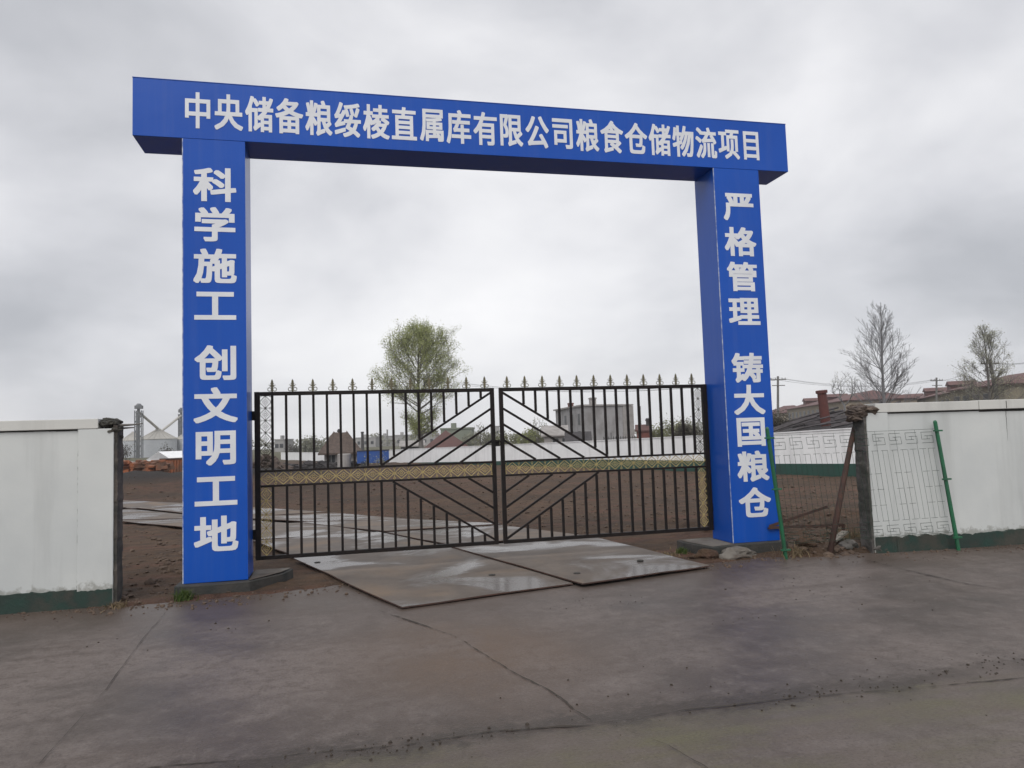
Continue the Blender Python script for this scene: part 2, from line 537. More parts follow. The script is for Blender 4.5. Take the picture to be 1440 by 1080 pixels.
def wall_material(name, base, base2, zsplit=None):
    """limewashed plaster with runs and scuffs; stains have a shape of their own"""
    m = bpy.data.materials.new(name)
    m.use_nodes = True
    t = m.node_tree
    p = t.nodes['Principled BSDF']
    L = t.links.new
    tc = t.nodes.new('ShaderNodeTexCoord')
    a = N(t, 'ShaderNodeTexNoise', i_Scale=0.9, i_Detail=5.0, i_Roughness=0.55)
    L(tc.outputs['Object'], a.inputs['Vector'])
    mp = N(t, 'ShaderNodeMapping')
    mp.inputs['Scale'].default_value = (3.2, 3.2, 0.28)
    L(tc.outputs['Object'], mp.inputs[0])
    st = N(t, 'ShaderNodeTexNoise', i_Scale=1.2, i_Detail=6.0, i_Roughness=0.6)
    L(mp.outputs[0], st.inputs['Vector'])
    sp = N(t, 'ShaderNodeTexNoise', i_Scale=11.0, i_Detail=5.0, i_Roughness=0.7)
    L(tc.outputs['Object'], sp.inputs['Vector'])
    c = mix_col(t, ramp(t, a.outputs[0], [(0.35, 0.0), (0.65, 1.0)]), base, base2)
    c = mix_col(t, ramp(t, st.outputs[0], [(0.50, 0.0), (0.75, 0.5)]), c, tuple(x * 0.62 for x in base))
    c = mix_col(t, ramp(t, sp.outputs[0], [(0.68, 0.0), (0.74, 0.55)]), c, tuple(x * 0.5 for x in base))
    if zsplit is not None:
        # splashed mud just over the painted plinth
        sep = t.nodes.new('ShaderNodeSeparateXYZ')
        L(tc.outputs['Object'], sep.inputs[0])
        zz = math_node(t, 'ADD', sep.outputs[2], math_node(t, 'MULTIPLY', math_node(t, 'SUBTRACT', sp.outputs[0], 0.5), -0.34))
        mr = N(t, 'ShaderNodeMapRange')
        mr.inputs['From Min'].default_value = zsplit + 0.05
        mr.inputs['From Max'].default_value = zsplit
        L(zz, mr.inputs['Value'])
        c = mix_col(t, math_node(t, 'MULTIPLY', mr.outputs[0], 0.6), c, (0.20, 0.195, 0.165))
    L(c, p.inputs['Base Color'])
    p.inputs['Roughness'].default_value = 0.85
    p.inputs['Specular IOR Level'].default_value = 0.3
    b = N(t, 'ShaderNodeBump', i_Strength=0.6, i_Distance=0.01)
    L(math_node(t, 'ADD', a.outputs[0], math_node(t, 'MULTIPLY', sp.outputs[0], 0.25)), b.inputs['Height'])
    L(b.outputs[0], p.inputs['Normal'])
    return m


def panel_material(name, c1, c2, rough):
    """sheet cladding: smooth paint with slight oil-canning, dust and rain runs"""
    m = mat(name, c1, c2, scale=0.8, rough=rough, bump=0.004, bscale=1.3, detail=3, spec=0.34, rvar=0.10)
    t = m.node_tree
    p = t.nodes['Principled BSDF']
    tc = t.nodes.new('ShaderNodeTexCoord')
    mp = N(t, 'ShaderNodeMapping')
    mp.inputs['Scale'].default_value = (9, 9, 0.35)
    t.links.new(tc.outputs['Object'], mp.inputs[0])
    n = N(t, 'ShaderNodeTexNoise', i_Scale=1.0, i_Detail=6.0, i_Roughness=0.65)
    t.links.new(mp.outputs[0], n.inputs['Vector'])
    old = p.inputs['Base Color'].links[0].from_socket
    c = mix_col(t, ramp(t, n.outputs[0], [(0.5, 0.0), (0.8, 0.07)]), old, (0.30, 0.31, 0.34))
    t.links.new(c, p.inputs['Base Color'])
    return m


M = {}
M['road'] = road_material()
M['soil'] = soil_material()
M['plate'] = plate_material()
M['blue'] = panel_material('blue_cladding', (0.003, 0.070, 0.40), (0.004, 0.080, 0.44), 0.3)
M['letter'] = mat('white_lettering', (0.74, 0.755, 0.78), (0.66, 0.675, 0.71), scale=3, rough=0.5)
M['trim'] = mat('white_edge_trim', (0.50, 0.54, 0.62), (0.10, 0.16, 0.42), scale=14, rough=0.5)
M['black'] = mat('black_gate_paint', (0.008, 0.007, 0.007), (0.016, 0.011, 0.010), scale=9, rough=0.55, bump=0.001, spec=0.2)
M['gold'] = mat('gold_gate_paint', (0.50, 0.40, 0.17), (0.32, 0.245, 0.10), scale=16, rough=0.5, spec=0.3)
M['gold_backlit'] = mat('backlit_gold_paint', (0.055, 0.046, 0.028), (0.035, 0.03, 0.02), scale=22, rough=0.5, spec=0.3)  # gold paint with its dark look against the bright sky put into the colour
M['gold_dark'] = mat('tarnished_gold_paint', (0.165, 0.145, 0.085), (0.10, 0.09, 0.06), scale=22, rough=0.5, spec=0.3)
M['wall'] = wall_material('limewashed_wall', (0.60, 0.615, 0.60), (0.515, 0.535, 0.53), 0.19)
M['coping'] = wall_material('limewashed_coping', (0.61, 0.605, 0.57), (0.54, 0.54, 0.515))
M['green_base'] = mat('green_plinth_paint', (0.016, 0.045, 0.035), (0.022, 0.032, 0.027), scale=5, rough=0.8, bump=0.006, c3=(0.05, 0.05, 0.04), s3=2.5)
M['brick'] = mat('broken_dark_brick', (0.085, 0.072, 0.062), (0.14, 0.115, 0.095), scale=6, rough=0.95, bump=0.03, bscale=18, c3=(0.045, 0.045, 0.04), s3=3)
M['end_mortar'] = mat('grey_broken_mortar', (0.135, 0.125, 0.115), (0.085, 0.078, 0.072), scale=5, rough=0.95, bump=0.02, bscale=16, c3=(0.06, 0.06, 0.05), s3=3)
M['brick_brown'] = mat('broken_brown_brick', (0.15, 0.115, 0.09), (0.09, 0.07, 0.06), scale=7, rough=0.95, bump=0.02, bscale=30)
M['brick_dark'] = mat('mossy_dark_brick', (0.045, 0.045, 0.038), (0.075, 0.068, 0.055), scale=7, rough=0.95, bump=0.02, bscale=30)
M['tar'] = mat('dark_mortar_crack', (0.02, 0.02, 0.018), (0.05, 0.045, 0.04), scale=10, rough=0.95)
M['concrete'] = mat('rough_concrete', (0.165, 0.15, 0.13), (0.11, 0.098, 0.085), scale=4, rough=0.9, bump=0.012, c3=(0.08, 0.062, 0.048), s3=2.2)
M['dark_concrete'] = mat('shaded_dark_concrete', (0.030, 0.033, 0.031), (0.055, 0.050, 0.045), scale=6, rough=0.85, bump=0.012)  # dark concrete; the shade on the undercut slab sides is put into the colour
M['fence_green'] = mat('green_fence_paint', (0.012, 0.13, 0.055), (0.016, 0.09, 0.045), scale=7, rough=0.45)
M['wire'] = mat('dark_green_wire', (0.006, 0.034, 0.019), (0.008, 0.026, 0.016), scale=7, rough=0.5)
M['rust'] = mat('rusty_iron', (0.085, 0.042, 0.030), (0.05, 0.030, 0.025), scale=8, rough=0.85, bump=0.003)
M['far_white'] = wall_material('far_white_wall', (0.86, 0.865, 0.87), (0.78, 0.785, 0.79))
M['far_green'] = mat('far_green_plinth', (0.016, 0.07, 0.052), (0.024, 0.055, 0.045), scale=1, rough=0.8)
M['bark'] = mat('grey_bark', (0.12, 0.11, 0.10), (0.17, 0.16, 0.15), scale=3, rough=0.95)
M['bark_pale'] = mat('pale_bark', (0.21, 0.21, 0.215), (0.16, 0.16, 0.165), scale=3, rough=0.95)
M['bark_white'] = mat('whitened_trunk', (0.34, 0.31, 0.28), (0.2, 0.18, 0.16), scale=3, rough=0.95)


def leaf_material(name, c1, c2, tr=0.35):
    m = bpy.data.materials.new(name)
    m.use_nodes = True
    t = m.node_tree
    p = t.nodes['Principled BSDF']
    g = t.nodes.new('ShaderNodeNewGeometry')
    c = mix_col(t, g.outputs['Random Per Island'], c1, c2)
    t.links.new(c, p.inputs['Base Color'])
    p.inputs['Roughness'].default_value = 0.7
    p.inputs['Specular IOR Level'].default_value = 0.2
    tb = t.nodes.new('ShaderNodeBsdfTranslucent')
    t.links.new(c, tb.inputs[0])
    mx = t.nodes.new('ShaderNodeMixShader')
    mx.inputs[0].default_value = tr
    t.links.new(p.outputs[0], mx.inputs[1])
    t.links.new(tb.outputs[0], mx.inputs[2])
    t.links.new(mx.outputs[0], t.nodes['Material Output'].inputs[0])
    return m


M['leaf_spring'] = leaf_material('spring_leaves', (0.25, 0.285, 0.10), (0.37, 0.39, 0.18))
M['leaf_olive'] = leaf_material('olive_leaves', (0.15, 0.16, 0.08), (0.23, 0.23, 0.12))
M['leaf_pale'] = leaf_material('pale_buds', (0.24, 0.25, 0.165), (0.36, 0.36, 0.26))
M['leaf_dark'] = leaf_material('dark_brush', (0.06, 0.055, 0.045), (0.10, 0.09, 0.07))
M['leaf_grey'] = leaf_material('grey_far_wood', (0.19, 0.19, 0.145), (0.27, 0.27, 0.20))
M['grass'] = leaf_material('fresh_grass', (0.05, 0.09, 0.02), (0.10, 0.13, 0.04))
M['clod'] = mat('dry_clod', (0.118, 0.082, 0.058), (0.070, 0.048, 0.036), scale=3, rough=0.95)
M['straw'] = leaf_material('dry_grass', (0.26, 0.20, 0.12), (0.16, 0.12, 0.075))

# ------------------------------------------------------------------ ground and road
EDGE = [(-40, -0.35), (-1.6, -0.42), (-0.5, -0.56), (0.4, -0.53), (1.1, -0.42), (1.9, -0.25), (2.6, 0.2), (4.5, 0.1), (5.4, -0.45), (5.9, -0.72),
        (6.9, -0.62), (8.0, -0.76), (10.0, -1.0), (40, -3.0)]


def ground_z(x, y):
    e = interp(x, EDGE)
    t = smooth01((y - e + 0.10 * nz(x, y, 2.3, 1.0) + 0.05 * nz(x, y, 7, 2.0)) / 0.30)
    h = -0.035 + 0.048 * t
    if y > e - 0.5:
        h += t * (0.018 * nz(x, y, 3.1, 5.0) + 0.012 * nz(x, y, 9.0, 6.0))
    if x > 7.25 and y > -0.75 and y < 5:          # lumpy spoil by the wall end
        k = smooth01((x - 7.25) / 0.15) * t * smooth01((4.5 - y) / 2)
        h += k * (0.05 + 0.09 * nz(x, y, 2.6, 8.0) + 0.04 * nz(x, y, 7.0, 9.0))
    f = smooth01((y - 1.5) / 12)
    h -= 0.30 * f
    if y > 2:
        h += f * (0.06 * nz(x, y, 0.5, 3.0) + 0.05 * nz(x, y, 1.9, 4.0))
    # bank of dug soil on the left of the plot
    m = math.exp(-((y - 27.0) / 3.4) ** 2) * (1 - smooth01((x + 0.5) / 4.5)) * smooth01((x + 26) / 8)
    h += m * (0.82 + 0.25 * nz(x, y, 0.45, 12.0) + 0.14 * nz(x, y, 1.6, 13.0))
    h -= 0.25 * smooth01((y - 40) / 60)
    return h


def axis(core0, core1, step, lo, hi, grow=1.16):
    a = list(np.arange(core0, core1 + 1e-6, step))
    s, v = step, core1
    up = []
    while v < hi:
        s *= grow
        v += s
        up.append(min(v, hi))
    s, v = step, core0
    dn = []
    while v > lo:
        s *= grow
        v -= s
        dn.append(max(v, lo))
    return dn[::-1] + a + up


def build_ground():
    xs = axis(-2.6, 11.0, 0.075, -690, 690, 1.11)
    ys = axis(-1.6, 4.0, 0.06, -44, 415, 1.06)
    mb = MB()
    nx = len(xs)
    for y in ys:
        for x in xs:
            mb.v.append((x, y, ground_z(x, y)))
    for j in range(len(ys) - 1):
        for i in range(nx - 1):
            a = j * nx + i
            mb.f.append((a, a + 1, a + nx + 1, a + nx))
    single('ground', mb, M['soil'], kind='structure', smooth=True, fix=False)


build_ground()

rd = MB()
xs = list(np.linspace(-60, 70, 66))
for i, x in enumerate(xs):
    rd.v.append((x, -40, 0.0))
    rd.v.append((x, max(0.45, interp(x, EDGE) + 0.3), 0.0))
for i in range(len(xs) - 1):
    rd.f.append((2 * i, 2 * i + 2, 2 * i + 3, 2 * i + 1))
single('road', rd, M['road'], kind='structure', fix=False)


def ribbon(pts, w, seed, lift=0.004, step=0.02, rag=1.3):
    """ragged dirt-filled joint lying on the road"""
    mb = MB()
    dens = []
    for (x0, y0), (x1, y1) in zip(pts, pts[1:]):
        k = max(2, int(math.hypot(x1 - x0, y1 - y0) / step))
        dens += [(x0 + (x1 - x0) * i / k, y0 + (y1 - y0) * i / k) for i in range(k)]
    dens.append(pts[-1])
    for i, (x, y) in enumerate(dens):
        a, b = dens[max(0, i - 1)], dens[min(len(dens) - 1, i + 1)]
        dx, dy = b[0] - a[0], b[1] - a[1]
        l = math.hypot(dx, dy) or 1
        nx_, ny_ = -dy / l, dx / l
        wob = min(0.05, w * 2.0) * nz(x, y, 1.3, seed) + min(0.03, w) * nz(x, y, 5, seed)
        fade = min(1, i / 6, (len(dens) - 1 - i) / 6)
        w1 = w * fade * max(0.03, 0.35 + rag * (nz(x, y, 1.7, seed + 3) + 0.8 * nz(x, y, 14, seed + 4)))
        w2 = w * fade * max(0.03, 0.35 + rag * (nz(x, y, 1.9, seed + 5) + 0.8 * nz(x, y, 15, seed + 6)))
        mb.v.append((x + nx_ * (wob + w1), y + ny_ * (wob + w1), lift))
        mb.v.append((x + nx_ * (wob - w2), y + ny_ * (wob - w2), lift))
    for i in range(len(dens) - 1):
        mb.f.append((2 * i, 2 * i + 1, 2 * i + 3, 2 * i + 2))
    return mb


M['joint'] = mat('dirt_filled_joint', (0.036, 0.028, 0.022), (0.055, 0.043, 0.033), scale=14, rough=0.95)
M['crack'] = mat('thin_road_crack', (0.036, 0.030, 0.027), (0.055, 0.046, 0.042), scale=14, rough=0.95)
for k, (pts, w, mm) in enumerate([
        ([(-3, -4.62), (0.7, -4.60), (1.46, -4.67), (1.97, -4.73), (2.47, -4.69), (3.05, -4.78)], 0.013, 'joint'),
        ([(3.05, -4.775), (3.58, -4.73), (4.2, -4.76), (4.67, -4.79), (5.8, -4.9), (9, -5.1)], 0.010, 'joint'),
        ([(2.0, -1.5), (2.18, -1.85), (2.58, -2.68), (2.81, -3.72), (2.95, -4.14), (3.0, -4.54), (3.05, -4.76)], 0.009, 'joint'),
        ([(7.74, -1.0), (7.71, -2.0), (7.70, -2.56), (7.85, -3.05), (8.0, -4.6)], 0.010, 'crack'),
        ([(0.17, -4.5), (0.16, -4.24), (0.14, -3.19), (0.05, -1.9), (0.0, -0.8)], 0.0035, 'crack'),
        ([(3.1, -4.8), (3.3, -5.15), (3.4, -5.6), (3.7, -6.2)], 0.007, 'joint'),
        ([(5.9, -1.05), (6.5, -1.18), (7.2, -1.02)], 0.007, 'crack')]):
    single('road_joint', ribbon(pts, w, 20 + 7 * k, lift=0.004 + 0.0012 * k), M[mm], kind='structure', fix=False)

# grit and clods, too many to count
LB0 = [(1.0, 1.95), (0.2, 4.3), (-1.6, 8.4), (-4.1, 12.7), (-7.8, 17.5), (-12.5, 22)]
RB0 = [(5.3, 1.95), (4.5, 4.4), (3.3, 7.2), (1.5, 11.0), (-1.7, 15.6), (-6.0, 20.4)]
gr = MB()
for i in range(900):
    x = random.uniform(-3, 11.5)
    e = interp(x, EDGE)
    y = e + random.gauss(0.05, 0.16)
    r = abs(random.gauss(0, 0.009)) + 0.004
    gr.rock((x, y, max(0, ground_z(x, y)) + r * 0.2), r, i, sub=1 if r > 0.02 else 1)
for i in range(420):
    x = random.uniform(7.3, 9.0)
    y = random.uniform(-0.7, 2.5)
    r = abs(random.gauss(0, 0.03)) + 0.012
    gr.rock((x, y, ground_z(x, y) + r * 0.15), r, i)
for i in range(300):
    x = random.uniform(-0.9, 0.6)
    y = random.uniform(-0.4, 5)
    r = abs(random.gauss(0, 0.02)) + 0.008
    gr.rock((x, y, ground_z(x, y) + r * 0.15), r, i)
for i in range(4200):
    x, y = random.uniform(-9, 20), 2.2 + 24 * random.random() ** 1.5
    if y < 22 and interp(y, [(b, a) for a, b in LB0]) - 0.3 < x < interp(y, [(b, a) for a, b in RB0]) + 0.2:
        continue
    r = abs(random.gauss(0, 0.022)) + 0.008
    gr.rock((x, y, ground_z(x, y) + r * 0.15), r, i)
single('loose_soil_clods', gr, M['clod'], kind='stuff', smooth=False, label='loose clods and grit scattered along the muddy road verge', cat='soil clods')
g2 = MB()
spots = [(4.6, -4.75, 0.9, 0.16, 70), (6.0, -4.6, 1.0, 0.22, 80), (2.0, -4.7, 0.8, 0.12, 60), (5.0, -3.0, 0.5, 0.3, 18), (4.1, -2.0, 0.5, 0.3, 22), (6.3, -2.6, 1.0, 0.8, 26),
         (0.3, -1.6, 0.8, 0.5, 20), (3.5, -4.5, 1.6, 0.6, 50), (6.5, -1.8, 0.8, 0.4, 16), (8.2, -1.2, 0.9, 0.2, 40)]
for sx, sy, wx, wy, k in spots:
    for i in range(k):
        x, y = sx + random.gauss(0, wx / 2), sy + random.gauss(0, wy / 2)
        r = abs(random.gauss(0, 0.0035)) + 0.002
        g2.rock((x, y, r * 0.3), r, i + sx)
single('road_grit', g2, M['joint'], kind='stuff', label='dark grit and crumbs lying on the wet road', cat='grit')


# ------------------------------------------------------------------ steel plates
def plate(poly, zs, label, name='steel_plate', group=None, th=0.014, holes=None):
    mb = MB()
    # subdivide the edges a little so that the rim wanders
    P, Z = [], []
    for i in range(4):
        (x0, y0), (x1, y1) = poly[i], poly[(i + 1) % 4]
        for k in range(5):
            t = k / 5
            j = 0.012 if k else 0
            P.append((x0 + (x1 - x0) * t + random.uniform(-j, j), y0 + (y1 - y0) * t + random.uniform(-j, j)))
            Z.append(zs[i] * (1 - t) + zs[(i + 1) % 4] * t + (random.uniform(-0.004, 0.004) if k else 0))
    cx, cy = sum(p[0] for p in P) / 20, sum(p[1] for p in P) / 20
    cz = sum(Z) / 20
    n = len(P)
    top = [(x, y, z) for (x, y), z in zip(P, Z)]
    vs = top + [(cx, cy, cz)] + [(x, y, z - th) for x, y, z in top]
    fs = [(i, (i + 1) % n, n) for i in range(n)] + [(i, n + 1 + i, n + 1 + (i + 1) % n, (i + 1) % n) for i in range(n)]
    fs.append(tuple(n + 1 + i for i in reversed(range(n))))
    mb.add(vs, fs)
    t = thing(name, label, 'steel plate', (cx, cy, cz - th), group)
    po = part('plate', mb, M['plate'], t)
    po.data.materials.append(M['rust'])
    for f in po.data.polygons:
        if f.normal.z < 0.5:
            f.material_index = 1
    if holes:
        for hx, hy in holes:
            h = MB()
            f_ = (hy - poly[1][1]) / (poly[0][1] - poly[1][1])
            zc = zs[1] + (zs[0] - zs[1]) * f_
            h.tube([(hx, hy, zc - 0.008), (hx, hy, zc + 0.006)], [0.04, 0.04], 12)
            part('lifting_eye', h, M['tar'], t)
    return t


plate([(1.05, 1.75), (2.24, -1.56), (4.08, -1.13), (3.19, 1.72)], [0.072, 0.025, 0.028, 0.072], 'large wet steel plate with puddles under the left gate leaf', holes=[(1.38, 1.25), (3.35, -0.4)])
plate([(3.20, 1.73), (4.14, -1.27), (5.86, -0.80), (5.35, 1.62)], [0.088, 0.047, 0.038, 0.088], 'muddy steel plate under the right gate leaf, its front edge lifted off the road', holes=[(4.25, -0.75), (5.2, -0.3)])
LB = [(1.0, 1.95), (0.2, 4.3), (-1.6, 8.4), (-4.1, 12.7), (-7.8, 17.5), (-12.5, 22)]
RB = [(5.3, 1.95), (4.5, 4.4), (3.3, 7.2), (1.5, 11.0), (-1.7, 15.6), (-6.0, 20.4)]
rows = ['first', 'second', 'third', 'fourth', 'fifth']
for i in range(5):
    for j in range(2):
        a0, a1 = j / 2 + 0.008, (j + 1) / 2 - 0.008
        def mixp(p, q, t):
            return (p[0] + (q[0] - p[0]) * t, p[1] + (q[1] - p[1]) * t)
        s = 0.012
        l0, l1 = mixp(LB[i], LB[i + 1], s), mixp(LB[i], LB[i + 1], 1 - s)
        r0, r1 = mixp(RB[i], RB[i + 1], s), mixp(RB[i], RB[i + 1], 1 - s)
        jt = lambda: random.uniform(-0.12, 0.12)
        poly = [mixp(l0, r0, a0), mixp(l0, r0, a1), mixp(l1, r1, a1), mixp(l1, r1, a0)]
        poly = [(x + jt() * (0.3 if i == 0 else 1), y + (jt() if i else 0)) for x, y in poly]
        zs = [ground_z(x, y) + 0.055 + random.uniform(0, 0.03) + 0.012 * j for x, y in poly]
        if i == 0:
            zs[0] = zs[1] = 0.085
        plate(poly, zs, 'flat steel track plate behind the gate, %s of the %s row back from the gate' % (('left', 'right')[j], rows[i]),
              group='steel plates laid as a track behind the gate')

# ------------------------------------------------------------------ lettering
GLYPH = {}


def glyph(ch, bold):
    """outline of a character from the built-in font, thickened; returns triangles in a unit em"""
    if (ch, bold) in GLYPH:
        return GLYPH[ch, bold]
    cu = bpy.data.curves.new('glyph', 'FONT')
    cu.body = ch
    cu.resolution_u = 3
    ob = bpy.data.objects.new('glyph', cu)
    COL.objects.link(ob)
    dg = bpy.context.evaluated_depsgraph_get()
    me = bpy.data.meshes.new_from_object(ob.evaluated_get(dg))
    bpy.data.objects.remove(ob)
    bpy.data.curves.remove(cu)
    bm = bmesh.new()
    bm.from_mesh(me)
    bpy.data.meshes.remove(me)
    bmesh.ops.remove_doubles(bm, verts=bm.verts, dist=1e-5)
    vs, faces = [], []

    def poly(pts):
        area = sum(a[0] * b[1] - b[0] * a[1] for a, b in zip(pts, pts[1:] + pts[:1]))
        if abs(area) < 1e-9:
            return
        if area < 0:
            pts = pts[::-1]
        o = len(vs)
        vs.extend(Vector(p) for p in pts)
        faces.append(list(range(o, o + len(pts))))
    for f in bm.faces:
        poly([(v.co.x, v.co.y) for v in f.verts])
    bx, by = bold
    for e in bm.edges:
        if len(e.link_faces) == 1:
            a, b = e.verts[0].co, e.verts[1].co
            for c in (a, b):
                k = 0.96
                poly([(c.x - bx * k, c.y - by * k), (c.x + bx * k, c.y - by * k), (c.x + bx * k, c.y + by * k), (c.x - bx * k, c.y + by * k)])
            # hull of the two squares: use the two extreme corners
            d = (b - a)
            if d.length < 1e-6:
                continue
            n = Vector((-d.y, d.x)).normalized()
            s = (bx if n.x >= 0 else -bx, by if n.y >= 0 else -by)
            k = 0.96
            s = (s[0] * k, s[1] * k)
            if abs(n.x) < 0.05:
                s = (0, s[1])
            if abs(n.y) < 0.05:
                s = (s[0], 0)
            poly([(a.x - s[0], a.y - s[1]), (b.x - s[0], b.y - s[1]), (b.x + s[0], b.y + s[1]), (a.x + s[0], a.y + s[1])])
    bm.free()
    v2, e2, f2, ov, oe, of = delaunay_2d_cdt(vs, [], faces, 0, 1e-6)
    tris = [tuple(f) for f, src in zip(f2, of) if src]
    V = [(v.x, v.y) for v in v2]
    used = sorted({i for f in tris for i in f})
    x0, x1 = min(V[i][0] for i in used), max(V[i][0] for i in used)
    y0, y1 = min(V[i][1] for i in used), max(V[i][1] for i in used)
    GLYPH[ch, bold] = (V, tris, (x0, x1, y0, y1))
    return GLYPH[ch, bold]


def put_char(mb, ch, xc, zc, w, h, y, bold=(0.022, 0.018), th=0.004, fit=None):
    """lay character ch centred at (xc, zc), its em box w by h, standing th proud of plane y"""
    V, T, (x0, x1, y0, y1) = glyph(ch, bold)
    o = len(mb.v)
    n = len(V)
    mx_, my_ = (x0 + x1) / 2, (y0 + y1) / 2
    for yy in (y - th, y + 0.001):
        for a, b in V:
            mb.v.append((xc + (a - mx_) * w, yy, zc + (b - my_) * h))
    cnt = {}
    for t in T:
        mb.f.append(tuple(o + i for i in t))
        for i in range(3):
            e = (t[i], t[(i + 1) % 3])
            cnt[e] = 1
    for (a, b) in cnt:
        if (b, a) not in cnt:
            mb.f.append((o + b, o + a, o + n + a, o + n + b))


# ------------------------------------------------------------------ gateway arch
PW, PD, PX = 0.671, 0.535, 6.6186
BZ, BH = 5.1136, 0.6716
arch = thing('gateway_arch', 'tall blue gateway arch with white Chinese lettering over the black gates', 'gateway', (PX / 2, 0.25, 0.12))
bmb = MB()
bmb.box((-0.5205, -0.003, BZ), (PX + PW + 0.4648, 0.536, BZ + BH))
beam = part('beam', bmb, M['blue'], arch, bevel=0.004)
tb = MB()
top_text = '中央储备粮绥棱直属库有限公司粮食仓储物流项目'
for i, ch in enumerate(top_text):
    xc = 0.165 + (7.205 - 0.165) * i / (len(top_text) - 1)
    put_char(tb, ch, xc, 5.4475, 0.315, 0.445, -0.003, bold=(0.027, 0.018))
part('lettering', tb, M['letter'], beam, fix=False)
fl = MB()
fl.box((-0.524, -0.0075, BZ + BH), (PX + PW + 0.468, 0.5405, BZ + BH + 0.006))
part('cap_flashing', fl, M['blue'], beam)
Lz = [4.587, 4.124, 3.644, 3.188, 2.542, 2.067, 1.588, 1.112, 0.646]
Rz = [4.588, 4.112, 3.638, 3.167, 2.414, 1.990, 1.563, 1.115, 0.645]
cols = [(0.0, PW, '科学施工创文明工地', Lz, 0.345, 0.123), (PX, PX + PW, '严格管理铸大国粮仓', Rz, PX + 0.345, 0.134)]
for x0, x1, txt, zs, xc, z0 in cols:
    pm = MB()
    pm.box((x0, 0.0, z0), (x1, PD, BZ - 0.001))
    pil = part('pillar', pm, M['blue'], arch, bevel=0.004)
    tb = MB()
    for ch, z in zip(txt, zs):
        put_char(tb, ch, xc, z, 0.465, 0.405, 0.0, bold=(0.029, 0.028))
    part('lettering', tb, M['letter'], pil, fix=False)
    tm = MB()
    tm.box((x0 - 0.003, -0.0025, z0 + 0.002), (x0 + 0.007, 0.006, BZ - 0.004))
    part('edge_trim', tm, M['trim'], pil)
    tm = MB()
    tm.box((x1 - 0.006, -0.0022, z0 + 0.002), (x1 + 0.003, 0.006, BZ - 0.004))
    part('edge_trim', tm, M['blue'], pil)

# footings under the pillars
fb = MB()
fb.prism([(-0.07, -0.10), (0.30, -0.12), (0.70, -0.09), (1.02, 0.33), (1.12, 0.62), (-0.06, 0.66)], -0.12, [0.122, 0.118, 0.119, 0.105, 0.11, 0.121])
t = thing('concrete_footing', 'low dark concrete slab under the left blue pillar, reaching out below the gate', 'footing', (0.4, 0.2, 0))
part('slab', fb, M['dark_concrete'], t, bevel=0.012)
tp = MB()
tp.prism([(0.69, -0.06), (1.00, 0.335), (1.09, 0.60), (0.69, 0.63)], 0.1235, [0.126, 0.125, 0.125, 0.126])
part('worn_top', tp, M['concrete'], t)
fb = MB()
fb.prism([(6.12, 0.42), (6.24, -0.16), (6.60, -0.10), (7.36, -0.08), (7.38, 0.64), (6.12, 0.62)], -0.12, [0.125, 0.13, 0.132, 0.133, 0.133, 0.128])
t = thing('concrete_footing', 'broken concrete slab under the right blue pillar beside the mesh panel', 'footing', (6.8, 0.2, 0))
part('slab', fb, M['dark_concrete'], t, bevel=0.012)
tp = MB()
tp.prism([(6.15, 0.42), (6.26, -0.12), (6.60, -0.07), (6.60, 0.6), (6.15, 0.6)], 0.1335, 0.137)
part('worn_top', tp, M['concrete'], t)
lump = MB()
lump.rock((6.52, -0.26, 0.03), 0.22, 3, sq=(1.1, 0.7, 0.40), sub=3, rough=0.5)
single('concrete_lump', lump, M['concrete'], 'pale broken concrete lump in front of the right pillar footing', 'rubble', loc=(6.5, -0.3, 0))
lump = MB()
lump.rock((6.13, -0.18, 0.03), 0.15, 9, sq=(1.0, 0.9, 0.5), sub=3, rough=0.4)
single('soil_lump', lump, M['soil'], 'brown crumbling clod beside the right pillar footing at the plate corner', 'rubble', loc=(6.13, -0.18, 0))


